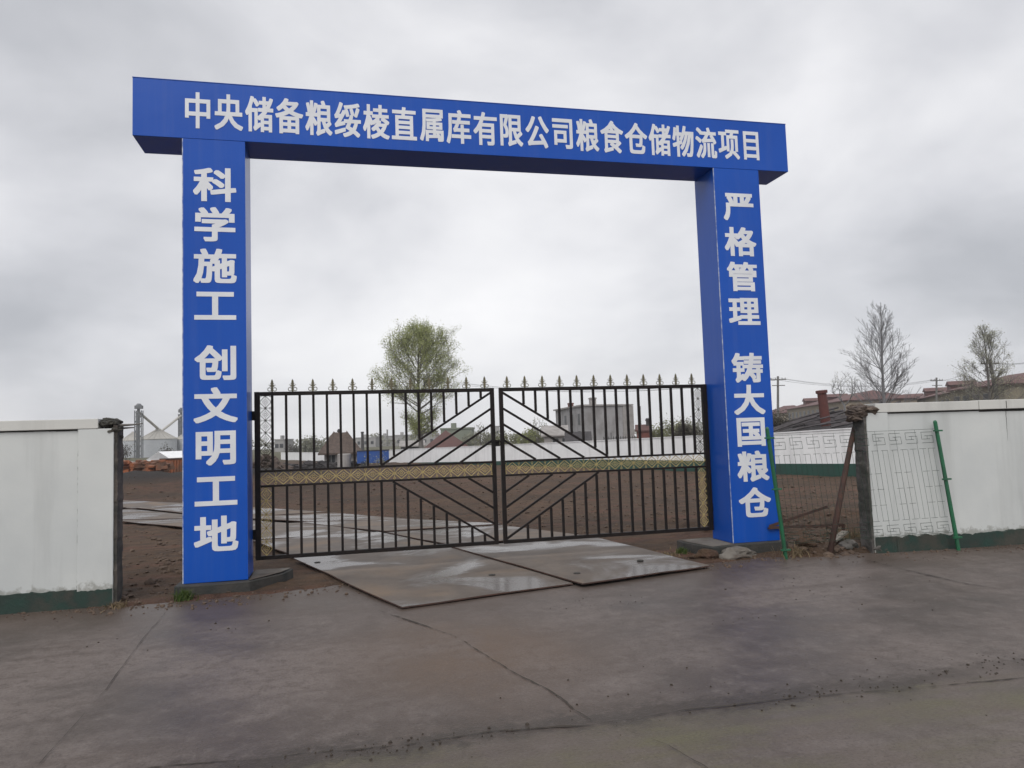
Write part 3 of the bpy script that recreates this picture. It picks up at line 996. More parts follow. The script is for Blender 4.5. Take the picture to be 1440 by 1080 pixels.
# ------------------------------------------------------------------ gates
def build_gate(side):
    """side = +1: left leaf hinged at the left pillar; -1: its mirror"""
    x_out, x_in = (0.702, 3.624) if side > 0 else (6.606, 3.692)
    Y = 0.5
    z0, zb, zt, z1 = 0.255, 1.115, 1.292, 2.238
    W = abs(x_in - x_out)
    X = lambda u: x_out + side * u           # u runs from the hinge post inwards
    label = ('black iron gate leaf with gold ornaments hinged on the left pillar' if side > 0 else
             'black iron gate leaf with gold ornaments hinged on the right pillar')
    t = thing('iron_gate', label, 'gate', (X(W / 2), Y, z0), 'gate leaves under the arch')
    fr = MB()

    def b(u0, u1, za, zb_, yh):
        x0, x1 = sorted((X(u0), X(u1)))
        fr.box((x0, Y - yh, za), (x1, Y + yh, zb_))
    b(0, 0.062, z0, z1, 0.031)
    b(W - 0.048, W, z0, z1, 0.0292)
    b(0.063, W - 0.049, z0, z0 + 0.045, 0.026)
    b(0.063, W - 0.049, z1 - 0.046, z1 - 0.001, 0.0262)
    b(0.063, W - 0.049, zb - 0.013, zb + 0.013, 0.0155)
    b(0.063, W - 0.049, zt - 0.013, zt + 0.013, 0.0155)
    part('frame', fr, M['black'], t, bevel=0.003)
    # diagonals
    ui = W - 0.046
    slope = 0.622
    up_us, lo_us = [], []
    for k in range(4):
        d = MB()
        za = z1 - 0.062 - 0.205 * k
        length = (za - (zt + 0.013)) / slope
        d.bar((X(ui), Y, za), (X(ui - length), Y, zt + 0.012), 0.027, 0.027)
        part('diagonal_bar', d, M['black'], t)
        d = MB()
        za = z0 + 0.062 + 0.196 * k
        length = ((zb - 0.013) - za) / slope
        d.bar((X(ui), Y, za), (X(ui - length), Y, zb - 0.012), 0.027, 0.027)
        part('diagonal_bar', d, M['black'], t)
    # uprights, cut off where the first diagonal runs
    for k in range(17):
        u = 0.203 + 0.1592 * k
        if u > ui - 0.12:
            break
        dz = (ui - u) * slope
        bot = max(zt + 0.013, z1 - 0.062 - dz + 0.014)
        if z1 - 0.046 - bot > 0.06:
            m_ = MB()
            m_.box((X(u) - 0.0145, Y - 0.0145, bot), (X(u) + 0.0145, Y + 0.0145, z1 - 0.046))
            part('upright_bar', m_, M['black'], t)
        top = min(zb - 0.013, z0 + 0.062 + dz - 0.014)
        if top - z0 - 0.045 > 0.06:
            m_ = MB()
            m_.box((X(u) - 0.0145, Y - 0.0145, z0 + 0.045), (X(u) + 0.0145, Y + 0.0145, top))
            part('upright_bar', m_, M['black'], t)

    # gold lattice: crossed diamonds with a rosette in each
    def lattice(p0, du, dv, n, wid):
        mb = MB()
        p0, du, dv = Vector(p0), Vector(du), Vector(dv)   # du along (one cell), dv half width
        for i in range(n):
            c = p0 + du * (i + 0.5)
            for sc_ in (1.0, 0.52):
                for s1, s2 in (((-.5, 0), (0, 1)), ((0, 1), (.5, 0)), ((.5, 0), (0, -1)), ((0, -1), (-.5, 0))):
                    q = [c + (du * s[0] + dv * s[1]) * sc_ for s in (s1, s2)]
                    mb.bar(q[0], q[1], 0.0085 if sc_ == 1 else 0.0055, 0.006)
            a, b_ = du.normalized(), dv.normalized()
            mb.ring(c, wid * 0.10, 0.004, a, b_, 10)
            for sgn in (-1, 1):
                k_ = c + du * 0.5 + dv * (sgn * 0.62)
                mb.bar(c + du * 0.5, k_, 0.0055, 0.005)
                mb.ring(k_ + dv * (sgn * 0.2), wid * 0.085, 0.004, a, b_, 8)
            mb.bar(c - du * 0.5, c - du * 0.26, 0.0055, 0.005)
            mb.bar(c + du * 0.26, c + du * 0.5, 0.0055, 0.005)
        return mb
    n = 16
    cell = (W - 0.116) / n
    part('gold_ornament', lattice((X(0.058), Y, (zb + zt) / 2), (side * cell, 0, 0), (0, 0, (zt - zb) / 2 - 0.014), n, 0.15), M['gold'], t)
    sw = (0.203 - 0.012 - 0.056) / 2
    nu = 6
    part('gold_ornament', lattice((X(0.056 + sw), Y, zt + 0.014), (0, 0, (z1 - 0.048 - zt - 0.014) / nu), (sw, 0, 0), nu, 0.13), M['gold_backlit'], t)  # upper strip stands before the sky, so its gold is painted dark
    part('gold_ornament', lattice((X(0.056 + sw), Y, z0 + 0.046), (0, 0, (zb - 0.014 - z0 - 0.046) / 5), (sw, 0, 0), 5, 0.13), M['gold'], t)
    # spear finials with scrolls
    for k in range(12):
        u = 0.203 + 0.2365 * k
        if u > W - 0.1:
            u = W - 0.12
        x = X(u)
        m_ = MB()
        zz = z1 - 0.001
        prof = [(0, 0.155), (0.014, 0.125), (0.011, 0.112), (0.024, 0.098), (0.010, 0.088), (0.030, 0.066), (0.012, 0.060), (0.010, 0.0)]
        poly = [(a, c) for a, c in prof] + [(-a, c) for a, c in reversed(prof[1:])]
        nn = len(poly)
        vs = [(x + a, Y - 0.006, zz + c) for a, c in poly] + [(x + a, Y + 0.006, zz + c) for a, c in poly]
        m_.add(vs, [tuple(range(nn)), tuple(reversed(range(nn, 2 * nn)))] + [(i, (i + 1) % nn, nn + (i + 1) % nn, nn + i) for i in range(nn)])
        for s in (-1, 1):
            m_.ring((x + s * 0.030, Y, zz + 0.030), 0.021, 0.0045, (1, 0, 0), (0, 0, 1), 12)
            m_.bar((x, Y, zz + 0.074), (x + s * 0.040, Y, zz + 0.084), 0.007, 0.008)
        part('finial', m_, M['gold_dark'], t)
    if side > 0:
        lk = MB()
        lk.box((X(W) + 0.002, Y - 0.02, 1.49), (X(W) + 0.05, Y + 0.02, 1.57))
        lk.ring((X(W) + 0.042, Y - 0.03, 1.53), 0.03, 0.008, (1, 0, 0), (0, 0, 1), 12, 6)
        part('latch', lk, M['black'], t)
    for hz in (0.5, 1.9):
        hg = MB()
        hg.tube([(X(-0.018), Y, hz), (X(-0.018), Y, hz + 0.11)], 0.016, 8)
        part('hinge', hg, M['black'], t)


build_gate(1)
build_gate(-1)


# ------------------------------------------------------------------ near walls
def brick_end(x0, x1, y0, y1, z0, z1, seed, amp=0.03):
    """broken masonry: a dense box pushed about by noise"""
    mb = MB()
    nx_, ny_, nz_ = max(2, int((x1 - x0) / 0.03)), max(2, int((y1 - y0) / 0.03)), max(2, int((z1 - z0) / 0.03))
    bm = bmesh.new()
    idx = {}

    def V(i, j, k):
        if (i, j, k) not in idx:
            p = Vector((x0 + (x1 - x0) * i / nx_, y0 + (y1 - y0) * j / ny_, z0 + (z1 - z0) * k / nz_))
            course = math.floor(p.z / 0.075)
            d = Vector((noise.noise(p * 5 + Vector((seed, course * 2.3, 0))), noise.noise(p * 5 + Vector((0, seed, course))), noise.noise(p * 6 + Vector((3, 1, seed)))))
            idx[i, j, k] = len(mb.v)
            mb.v.append(tuple(p + d * amp))
        return idx[i, j, k]
    for i in range(nx_):
        for j in range(ny_):
            mb.f.append((V(i, j, 0), V(i, j + 1, 0), V(i + 1, j + 1, 0), V(i + 1, j, 0)))
            mb.f.append((V(i, j, nz_), V(i + 1, j, nz_), V(i + 1, j + 1, nz_), V(i, j + 1, nz_)))
    for i in range(nx_):
        for k in range(nz_):
            mb.f.append((V(i, 0, k), V(i + 1, 0, k), V(i + 1, 0, k + 1), V(i, 0, k + 1)))
            mb.f.append((V(i, ny_, k), V(i, ny_, k + 1), V(i + 1, ny_, k + 1), V(i + 1, ny_, k)))
    for j in range(ny_):
        for k in range(nz_):
            mb.f.append((V(0, j, k), V(0, j, k + 1), V(0, j + 1, k + 1), V(0, j + 1, k)))
            mb.f.append((V(nx_, j, k), V(nx_, j + 1, k), V(nx_, j + 1, k + 1), V(nx_, j, k + 1)))
    bm.free()
    return mb


def ragged_plinth(xa, xb, y, z0, ztop, th, seed, amp=0.02):
    """painted plinth: thin skin whose upper edge wanders"""
    mb = MB()
    n = int(abs(xb - xa) / 0.02)
    for i in range(n + 1):
        x = xa + (xb - xa) * i / n
        zt = ztop + amp * (nz(x, 0, 1.1, seed) + 0.8 * nz(x, 0, 9, seed)) + 0.012 * nz(x, 0, 31, seed)
        mb.v += [(x, y - th, z0), (x, y - th, zt), (x, y + 0.02, zt), (x, y + 0.02, z0)]
    for i in range(n):
        a, b = 4 * i, 4 * i + 4
        mb.f += [(a, b, b + 1, a + 1), (a + 1, b + 1, b + 2, a + 2), (a + 2, b + 2, b + 3, a + 3)]
    return mb


# left wall: front plane y = -0.28, its end at x = -0.62
wt = thing('boundary_wall', 'long white wall with green plinth on the left, its end brickwork broken open', 'wall', (-3.5, -0.15, 0))
w = MB()
w.box((-9, -0.252, -0.1), (-0.955, -0.04, 1.83))
part('wall_panel', w, M['wall'], wt)
w = MB()
w.box((-0.955, -0.28, -0.1), (-0.618, -0.04, 1.83))
part('pilaster', w, M['wall'], wt, bevel=0.006)
w = MB()
w.box((-9, -0.286, 1.832), (-0.765, -0.03, 1.936))
part('coping', w, M['coping'], wt, bevel=0.006)
w = brick_end(-0.625, -0.585, -0.262, -0.05, -0.1, 1.86, 4.0, 0.012)
part('broken_brick_end', w, M['brick'], wt)
w = MB()
for i in range(40):
    x = random.uniform(-0.77, -0.60)
    z = 1.915 - random.random() * (0.05 + 0.14 * smooth01((x + 0.77) / 0.15))
    w.rock((x, random.uniform(-0.255, -0.07), z), random.uniform(0.025, 0.05), i + 160, sub=2, rough=0.45, sq=(1.2, 1.2, 0.7))
part('broken_corner', w, M['brick_dark'], wt)
st = MB()
st.tube([(-0.62, -0.2, 1.86), (-0.45, -0.22, 1.865), (-0.36, -0.2, 1.875)], [0.018, 0.010, 0.006], 5)
st.tube([(-0.62, -0.16, 1.83), (-0.44, -0.2, 1.835)], [0.014, 0.006], 5)
part('protruding_stick', st, M['bark'], wt)
part('green_plinth', ragged_plinth(-9, -0.955, -0.252, -0.06, 0.185, 0.030, 1.0), M['green_base'], wt)
part('green_plinth', ragged_plinth(-0.955, -0.622, -0.28, -0.06, 0.175, 0.006, 3.0), M['green_base'], wt)
ck = MB()
for xx, za, zb_ in ((-0.957, 0.2, 1.82),):
    n = 60
    for i in range(n):
        z = za + (zb_ - za) * i / n
        if nz(xx, z, 3, 1) > -0.15:
            ck.box((xx - 0.003 - 0.004 * random.random(), -0.2535, z), (xx + 0.002, -0.2525, z + (zb_ - za) / n * 0.9))
for i in range(120):
    x = -9 + 8.03 * i / 120
    ck.box((x, -0.2545, 1.822 - 0.006 * (1 + nz(x, 0, 4, 2))), (x + 8.03 / 120, -0.2525, 1.8315))
part('plaster_crack', ck, M['tar'], wt)

# right wall: front from (8.18,-0.69) to (12.6,-1.1)
ang = math.atan2(-0.155, 2.1)
MR = Matrix.Translation((8.18, -0.69, 0)) @ Matrix.Rotation(ang, 4, 'Z')


def tr(mb):
    mb.v = [tuple(MR @ Vector(v)) for v in mb.v]
    return mb


wt = thing('boundary_wall', 'white wall with green plinth on the right behind the leaning mesh panel', 'wall', (10, -0.7, 0))
w = MB()
w.box((0.30, 0.03, -0.1), (9, 0.25, 1.755))
part('wall_panel', tr(w), M['wall'], wt)
w = MB()
w.box((0.0, 0.0, -0.1), (0.30, 0.25, 1.755))
part('pilaster', tr(w), M['wall'], wt, bevel=0.008)
w = MB()
n = 6
for i in range(n):
    xa, xb = 0.13 + (9 - 0.13) * i / n, 0.13 + (9 - 0.13) * (i + 1) / n - 0.006
    w.box((xa, -0.006 - 0.004 * (i % 2), 1.757), (xb, 0.26, 1.872 + 0.006 * math.sin(i * 2.1)))
part('coping', tr(w), M['coping'], wt, bevel=0.006)
w = brick_end(-0.03, 0.012, 0.012, 0.24, -0.1, 1.74, 14.0, 0.013)
part('broken_brick_end', tr(w), M['end_mortar'], wt)
w = MB()
for i in range(46):
    x, z = random.uniform(-0.10, 0.09), random.uniform(1.68, 1.83)
    if z < 1.74 and x > -0.03:
        z += 0.06
    rr_ = random.uniform(0.035, 0.075)
    w.rock((x, random.uniform(0.03, 0.22), z), rr_, i + 60, sub=2, rough=0.5, sq=(1.2, 1.2, 0.7))
part('broken_corner', tr(w), M['brick_brown'], wt)
part('green_plinth', tr(ragged_plinth(0.004, 0.30, 0.0, -0.06, 0.195, 0.006, 5.0)), M['green_base'], wt)
part('green_plinth', tr(ragged_plinth(0.30, 9, 0.03, -0.06, 0.185, 0.04, 6.0, 0.03)), M['green_base'], wt)
ck = MB()
for i in range(150):
    x = 0.31 + 8.6 * i / 150
    ck.box((x, 0.0285, 1.745 - 0.008 * (1 + nz(x, 0, 3, 7)) - (0.012 if 1.6 < x < 2.3 else 0)), (x + 8.6 / 150, 0.0295, 1.757))
xx = 2.02
for i in range(16):
    z = 1.74 - 0.025 * i
    xx += 0.006 * nz(z, 0, 30, 3)
    ck.box((xx, 0.0285, z - 0.024), (xx + 0.008 * (1 - i / 18), 0.0295, z))
part('plaster_crack', tr(ck), M['tar'], wt)
part('plaster_crack', tr((lambda m: (m.box((2.0, -0.013, 1.76), (2.008, -0.011, 1.86)), m)[1])(MB())), M['tar'], wt)

# green mesh panel standing in front of the gap and the wall
ft = thing('wire_mesh_panel', 'green wire mesh fence panel with key pattern leaning beside the right wall end', 'fence panel', (8.05, -0.66, 0))
pL0, pL1 = Vector((6.985, -0.60, -0.05)), Vector((6.80, -0.64, 1.60))
pR0, pR1 = Vector((9.215, -0.90, 0.0)), Vector((9.10, -0.80, 1.615))
for a, b in ((pL0, pL1), (pR0, pR1)):
    pm = MB()
    pm.tube([a, b, b + (b - a).normalized() * 0.02], [0.024, 0.024, 0.012], 10)
    po = part('post', pm, M['fence_green'], ft, smooth=False)
    for f in (0.1, 0.55, 0.93):
        c = a + (b - a) * f
        cm = MB()
        cm.bar(c + Vector((-0.06, -0.02, 0)), c + Vector((0.06, -0.02, 0)), 0.02, 0.03)
        part('clamp', cm, M['fence_green'], po)
wm = MB()


def on_panel(u, v):          # u 0..1 across, v height 0..1
    a = pL0 + (pL1 - pL0) * v
    b = pR0 + (pR1 - pR0) * v
    return a + (b - a) * u


def wire(u0, v0, u1, v1, r=0.0021):
    k = max(1, int(abs(v1 - v0) * 4))
    pts = [on_panel(u0 + (u1 - u0) * i / k, v0 + (v1 - v0) * i / k) + Vector((0, 0.004 * math.sin(7 * (u0 + u1) + 5 * i), 0)) for i in range(k + 1)]
    wm.tube(pts, r, 4, cap=False)


nv = 32
V0, V1 = 0.14, 0.945
for i in range(nv + 1):
    u = 0.012 + (0.976) * i / nv
    wire(u, V0 + 0.12, u, V1 - 0.15)
    if i % 4 == 0:
        wire(u, V0, u, V1)
for v in (V0, V0 + 0.12, 0.38, 0.50, 0.62, V1 - 0.15, V1):
    for i in range(17):
        if v in (V0 + 0.12, V1 - 0.15, V0, V1) or (i + int(v * 50)) % 3 != 0:
            wire(0.012 + 0.976 * i / 17, v, 0.012 + 0.976 * (i + (1 if v in (V0, V1) else 0.7)) / 17, v)
for i in range(10):          # square key pattern along the top and the foot
    ua = 0.012 + 0.976 * (i + 0.10) / 10
    ub = 0.012 + 0.976 * (i + 0.80) / 10
    for (va, vb) in ((V1 - 0.105, V1 - 0.022), (V0 + 0.012, V0 + 0.085)):
        h = vb - va
        um = (ua + ub) / 2
        for (a, b, c, d) in ((ua, va, ub, va), (ua, vb, ub, vb), (ua, va + h * .35, ua, vb), (ub, va, ub, va + h * .65),
                             (ua, va + h * .35, ub - .02, va + h * .35), (ua + .02, va + h * .65, ub, va + h * .65), (um, va + h * .35, um, va + h * .65)):
            wire(a, b, c, d, 0.0026)
part('mesh', wm, M['wire'], ft, fix=False)

# rusty prop leaning on the wall end
pr = MB()
pr.tube([(7.56, -0.62, -0.05), (7.86, -0.52, 0.72), (8.13, -0.45, 1.42), (8.2, -0.43, 1.58)], [0.036, 0.036, 0.032, 0.03], 8)
single('leaning_prop', pr, M['rust'], 'rusty brown pole leaning against the broken end of the right wall', 'pole', loc=(7.56, -0.62, 0), smooth=True)

# scrap angle-iron frame lying behind the mesh panel
sf = thing('scrap_metal', 'bent rusty angle iron frame lying on the spoil behind the mesh panel', 'scrap metal', (7.6, 0.2, 0.1))
fr = [((7.12, -0.05, 0.33), (8.22, 0.25, 0.50)), ((7.12, -0.05, 0.31), (8.30, 0.05, 0.27)), ((8.30, 0.05, 0.28), (8.30, 0.05, 0.0)), ((7.14, 0.0, 0.30), (7.14, 0.05, -0.02))]
for a, b in fr:
    q = MB()
    a, b = Vector(a), Vector(b)
    q.bar(a, b, 0.035, 0.004)
    q.bar(a + Vector((0, 0.018, -0.016)), b + Vector((0, 0.018, -0.016)), 0.004, 0.035)
    part('angle_bar', q, M['rust'], sf)
bd = MB()
bd.bar((7.86, -0.32, 0.13), (8.12, -0.22, 0.22), 0.09, 0.025, up=(0, 0, 1))
M['scrap_wood'] = mat('weathered_board', (0.26, 0.235, 0.20), (0.17, 0.15, 0.125), scale=6, rough=0.9, bump=0.004, stretch=(1, 6, 6))
single('scrap_board', bd, M['scrap_wood'], 'short pale broken board tilted on the spoil heap by the right wall end', 'board', loc=(8, -0.27, 0.15))
for k, (x, y, r, lab) in enumerate([(8.02, -0.42, 0.09, 'dark grey stone at the foot of the leaning pole'), (8.3, -0.62, 0.10, 'rounded stone against the right wall end foot'),
                                    (7.45, -0.35, 0.11, 'earthy stone beside the green post of the mesh panel')]):
    q = MB()
    q.rock((x, y, ground_z(x, y) + r * 0.3), r, k + 5, sq=(1.2, 0.9, 0.7), sub=3, rough=0.3)
    single('stone', q, M['end_mortar'] if k < 2 else M['soil'], lab, 'stone', loc=(x, y, 0))


# tufts of weed
def tuft(x, y, n, h, m, label, spread=0.12, stuff=False):
    q = MB()
    for i in range(n):
        a = random.uniform(0, 6.28)
        r = abs(random.gauss(0, spread))
        bx_, by_ = x + r * math.cos(a), y + r * math.sin(a) * 0.7
        z = max(ground_z(bx_, by_), 0)
        hh = h * random.uniform(0.5, 1.2)
        lean = Vector((random.gauss(0, 0.4), random.gauss(0, 0.4), 1)).normalized() * hh
        w_ = random.uniform(0.004, 0.009)
        s = Vector((math.cos(a + 1.5), math.sin(a + 1.5), 0)) * w_
        p = Vector((bx_, by_, z - 0.01))
        mid_ = p + lean * 0.55
        tip = p + lean + Vector((lean.x, lean.y, -abs(lean.x) * 0.5)) * 0.5
        q.add([p - s, p + s, mid_ + s * 0.8, mid_ - s * 0.8, tip], [(0, 1, 2, 3), (3, 2, 4)])
    single('dry_grass' if stuff else 'weed_tuft', q, m, label, 'weeds', kind='stuff' if stuff else None, loc=(x, y, 0), fix=False)


tuft(0.06, -0.26, 240, 0.11, M['grass'], 'small green weed tuft at the front corner of the left footing', 0.07)
tuft(6.02, 0.25, 120, 0.10, M['grass'], 'small green weed tuft beside the right footing near the gate', 0.05)
tuft(5.75, 0.15, 260, 0.06, M['straw'], 'flattened dry grass between the steel plate and right footing', 0.3, True)
tuft(-0.55, -0.36, 120, 0.07, M['straw'], 'dry grass wisps at the foot of the left wall end', 0.12, True)
tuft(7.25, -0.45, 150, 0.14, M['straw'], 'dry grass wisps at the foot of the green mesh post', 0.18, True)
tuft(8.5, 0.1, 160, 0.2, M['straw'], 'tall dry grass behind the right wall end', 0.3, True)


# ------------------------------------------------------------------ far boundary wall (straight, in bays)
def fw_d(px):
    return 1 / (0.0333 + 3.38e-5 * (px - 1100))


knots = [(395, 636.5, 651), (475, 637, 651.5), (550, 633, 651), (690, 627, 648.5), (850, 620, 646), (1000, 612.5, 648), (1089, 610, 652), (1201, 603, 652), (1290, 598, 652)]
ft = thing('boundary_wall', 'low white wall with green plinth crossing the far side of the plot', 'wall', at(900, 655, fw_d(900)))
tops = [at(x, t_, fw_d(x)) for x, t_, b in knots]
bots = [at(x, b, fw_d(x)) for x, t_, b in knots]
nrm_ = Vector((tops[-1].y - tops[0].y, -(tops[-1].x - tops[0].x), 0)).normalized()
if nrm_.y > 0:
    nrm_ = -nrm_
back = -nrm_ * 0.24
bodym, plm, copm = MB(), MB(), MB()
for i in range(len(knots) - 1):
    a, b = tops[i], tops[i + 1]
    a0, b0 = Vector((a.x, a.y, -1)), Vector((b.x, b.y, -1))
    bodym.add([a0, b0, b, a, a0 + back, b0 + back, b + back, a + back], [(0, 1, 2, 3), (5, 4, 7, 6), (3, 2, 6, 7), (0, 3, 7, 4), (1, 5, 6, 2)])
    fw = nrm_ * 0.02
    za, zb_ = min(bots[i].z, 0.25), min(bots[i + 1].z, 0.25)
    ca, cb = Vector((a.x, a.y, za)), Vector((b.x, b.y, zb_))
    plm.add([a0 + fw, b0 + fw, cb + fw, ca + fw, ca, cb], [(0, 1, 2, 3), (3, 2, 5, 4)])
    up_ = Vector((0, 0, 0.045))
    o1, o2 = nrm_ * 0.03, back - nrm_ * 0.03
    e_ = Vector((0, 0, 0.002))
    copm.add([a + o1 + e_, b + o1 + e_, b + o1 + up_, a + o1 + up_, a + o2 + e_, b + o2 + e_, b + o2 + up_, a + o2 + up_],
             [(0, 1, 2, 3), (5, 4, 7, 6), (3, 2, 6, 7), (0, 4, 5, 1)])
part('wall_panel', bodym, M['far_white'], ft, fix=False)
part('green_plinth', plm, M['far_green'], ft, fix=False)
part('coping', copm, M['far_white'], ft, fix=False)


# ------------------------------------------------------------------ trees
def tree(name, label, base, height, crown, ntips, wood, leafm=None, nleaf=0, leaf=0.1, leader=0.35, r_tip=0.02, asc=0.5, seed=1, group=None, cat='tree',
         trunk_r=None, low=0.0, drop=None, limbs=0, pw=0.45, curl=0.05):
    """crown = (rx, ry, z0, z1) in metres above the base; a skeleton grown towards random points of the crown"""
    R_ = np.random.default_rng(seed)
    rx, ry, cz0, cz1 = crown
    nodes = [np.array([0, 0, -0.3])]
    par = [-1]
    k = max(4, int(height * leader / 0.6))
    wob = R_.normal(0, 0.03, (k + 1, 2)).cumsum(0) * height / 12
    for i in range(1, k + 1):
        nodes.append(np.array([wob[i, 0], wob[i, 1], height * leader * i / k]))
        par.append(len(nodes) - 2)
    tips = []
    while len(tips) < ntips:
        p = R_.uniform(-1, 1, 3)
        rr = np.linalg.norm(p)
        if rr > 1 or rr < 0.25:
            continue
        lump_ = 1 + 0.42 * noise.noise(Vector((p[0] * 2.2 + seed, p[1] * 2.2, p[2] * 2.2)))
        if rr > lump_ * 0.92:
            continue
        q = np.array([p[0] * rx, p[1] * ry, (cz0 + cz1) / 2 + p[2] * (cz1 - cz0) / 2])
        if drop and R_.random() < drop(p):
            continue
        tips.append(q)
    tips.sort(key=lambda q: np.linalg.norm(q - np.array([0, 0, height * leader * 0.8])))
    arr = np.zeros((60000, 3))
    arr[:len(nodes)] = nodes
    minz = height * low
    leafs = []
    cnt = len(nodes)
    for q in tips:
        A = arr[:cnt]
        d = q - A
        dist = np.linalg.norm(d, axis=1)
        hor = np.linalg.norm(d[:, :2], axis=1)
        cost = dist + 2.0 * np.maximum(0, asc * hor - d[:, 2]) + 8.0 * (A[:, 2] < minz)
        j = int(np.argmin(cost))
        L_ = dist[j]
        m_ = max(1, int(L_ / (0.05 * height)))
        prev = j
        s = A[j].copy()
        side = R_.normal(0, curl * L_, 3)
        for i in range(1, m_ + 1):
            f = i / m_
            p = s + (q - s) * f + side * math.sin(math.pi * f) + np.array([0, 0, -1.2 * curl * L_ * math.sin(math.pi * f)])
            arr[cnt] = p
            par.append(prev)
            prev = cnt
            cnt += 1
        leafs.append(prev)
    load = np.zeros(cnt)
    for l in leafs:
        load[l] += 1
    for i in range(cnt - 1, 0, -1):
        load[par[i]] += load[i]
    rad_ = r_tip * np.maximum(load, 0.6) ** pw
    if trunk_r:
        rad_ = np.minimum(rad_, trunk_r)
    t = thing(name, label, cat, base, group)
    bx_ = Vector(base)
    mb = MB()
    for i in range(1, cnt):
        a, b = arr[par[i]], arr[i]
        ra = min(rad_[par[i]], rad_[i] * 1.35)
        mb.tube([bx_ + Vector(a), bx_ + Vector(b)], [ra, rad_[i]], 6 if rad_[i] > 0.08 else 3, cap=False)
    part('trunk', mb, wood, t, fix=False)
    if leafm:
        lm = MB()
        idx = R_.integers(k + 1, cnt, nleaf)
        for i in idx:
            p = bx_ + Vector(arr[i] + (arr[par[i]] - arr[i]) * R_.random() + R_.normal(0, 0.10 * height / 6, 3))
            a = Vector(R_.normal(0, 1, 3)).normalized()
            b = a.orthogonal().normalized()
            sz = leaf * R_.uniform(0.5, 1.3)
            lm.add([p - a * sz, p + b * sz * 0.5, p + a * sz, p - b * sz * 0.5], [(0, 1, 2, 3)])
        part('crown', lm, leafm, t, fix=False)
    return t


def span(px0, px1, dist):
    return abs(px1 - px0) * dist / FPX




def leader_tree(name, label, base, height, profile, wood, seed, levels=14, per=4, rise=(38, 62), leafm=None, nleaf=0, leaf=0.05, trunk_r=0.2, first=0.2, twig=0.011,
                clump=0.25):
    """straight leader with fans of rising side branches, each forking twice more; profile(f) = branch length at height fraction f"""
    R_ = np.random.default_rng(seed)
    t = thing(name, label, 'tree', base)
    bx_ = Vector(base)
    mb = MB()
    ends = []

    def limb(p, d, L_, r, depth):
        n = 5
        pts, rs = [p], [r]
        q = p.copy()
        dd = d.copy()
        for i in range(n):
            dd = (dd + Vector(R_.normal(0, 0.05, 3)) + Vector((0, 0, 0.045))).normalized()
            q = q + dd * (L_ / n)
            pts.append(q.copy())
            rs.append(max(twig * 0.8, r * (1 - 0.8 * (i + 1) / n)))
        mb.tube(pts, rs, 3 if r < 0.05 else 5, cap=False)
        if depth == 0:
            ends.extend(pts[2:])
            return
        ends.append(pts[-1])
        m_ = int(3 + 2.2 * L_ / max(0.4, height * 0.06)) if depth == 2 else int(3 + 1.5 * L_ / max(0.3, height * 0.05))
        m_ = min(m_, 9 if depth == 2 else 6)
        for k in range(m_):
            f = 0.22 + 0.76 * (k + R_.random()) / m_
            ii = min(n - 1, int(f * n))
            pp = pts[ii].lerp(pts[ii + 1], f * n - ii)
            ax = (pts[ii + 1] - pts[ii]).normalized()
            side = ax.cross(Vector(R_.normal(0, 1, 3))).normalized()
            an = rad(R_.uniform(24, 46))
            nd = (ax * math.cos(an) + side * math.sin(an) + Vector((0, 0, 0.16))).normalized()
            limb(pp, nd, L_ * R_.uniform(0.34, 0.56) * (1.12 - 0.55 * f), max(twig, r * 0.42), depth - 1)
    top = Vector((R_.normal(0, 0.01) * height, 0, height))
    tp = [Vector((0.012 * height * math.sin(5 * f + seed) * f, 0.01 * height * math.cos(4 * f) * f, -0.4 + (height + 0.4) * f)) for f in [i / 10 for i in range(11)]]
    mb.tube([bx_ + v for v in tp], [trunk_r * (1 - 0.93 * i / 10) + twig for i in range(11)], 8, cap=False)
    for lv in range(levels):
        f = first + (0.98 - first) * lv / levels
        for k in range(per):
            ff = f + R_.uniform(0, 0.9) * (0.98 - first) / levels
            i_ = min(9, int(ff * 10))
            p = bx_ + tp[i_].lerp(tp[i_ + 1], ff * 10 - i_)
            a = 2.4 * (lv * per + k) + R_.normal(0, 0.3)
            el = rad(rise[0] + (rise[1] - rise[0]) * (ff - first) / (1 - first) + R_.normal(0, 5))
            d = Vector((math.cos(a) * math.cos(el), math.sin(a) * math.cos(el), math.sin(el)))
            L_ = profile(ff) * height * R_.uniform(0.75, 1.15)
            limb(p, d, L_, trunk_r * 0.34 * (1 - ff * 0.7), 2)
    part('trunk', mb, wood, t, fix=False)
    if leafm:
        lm = MB()
        seeds_ = R_.choice(len(ends), max(1, nleaf // 9))
        for e in seeds_:
            for _ in range(R_.integers(3, 16)):
                p = ends[e] + Vector(R_.normal(0, clump, 3))
                a = Vector(R_.normal(0, 1, 3)).normalized()
                b = a.orthogonal().normalized()
                sz = leaf * R_.uniform(0.5, 1.3)
                lm.add([p - a * sz, p + b * sz * 0.5, p + a * sz, p - b * sz * 0.5], [(0, 1, 2, 3)])
        part('crown', lm, leafm, t, fix=False)
    return t


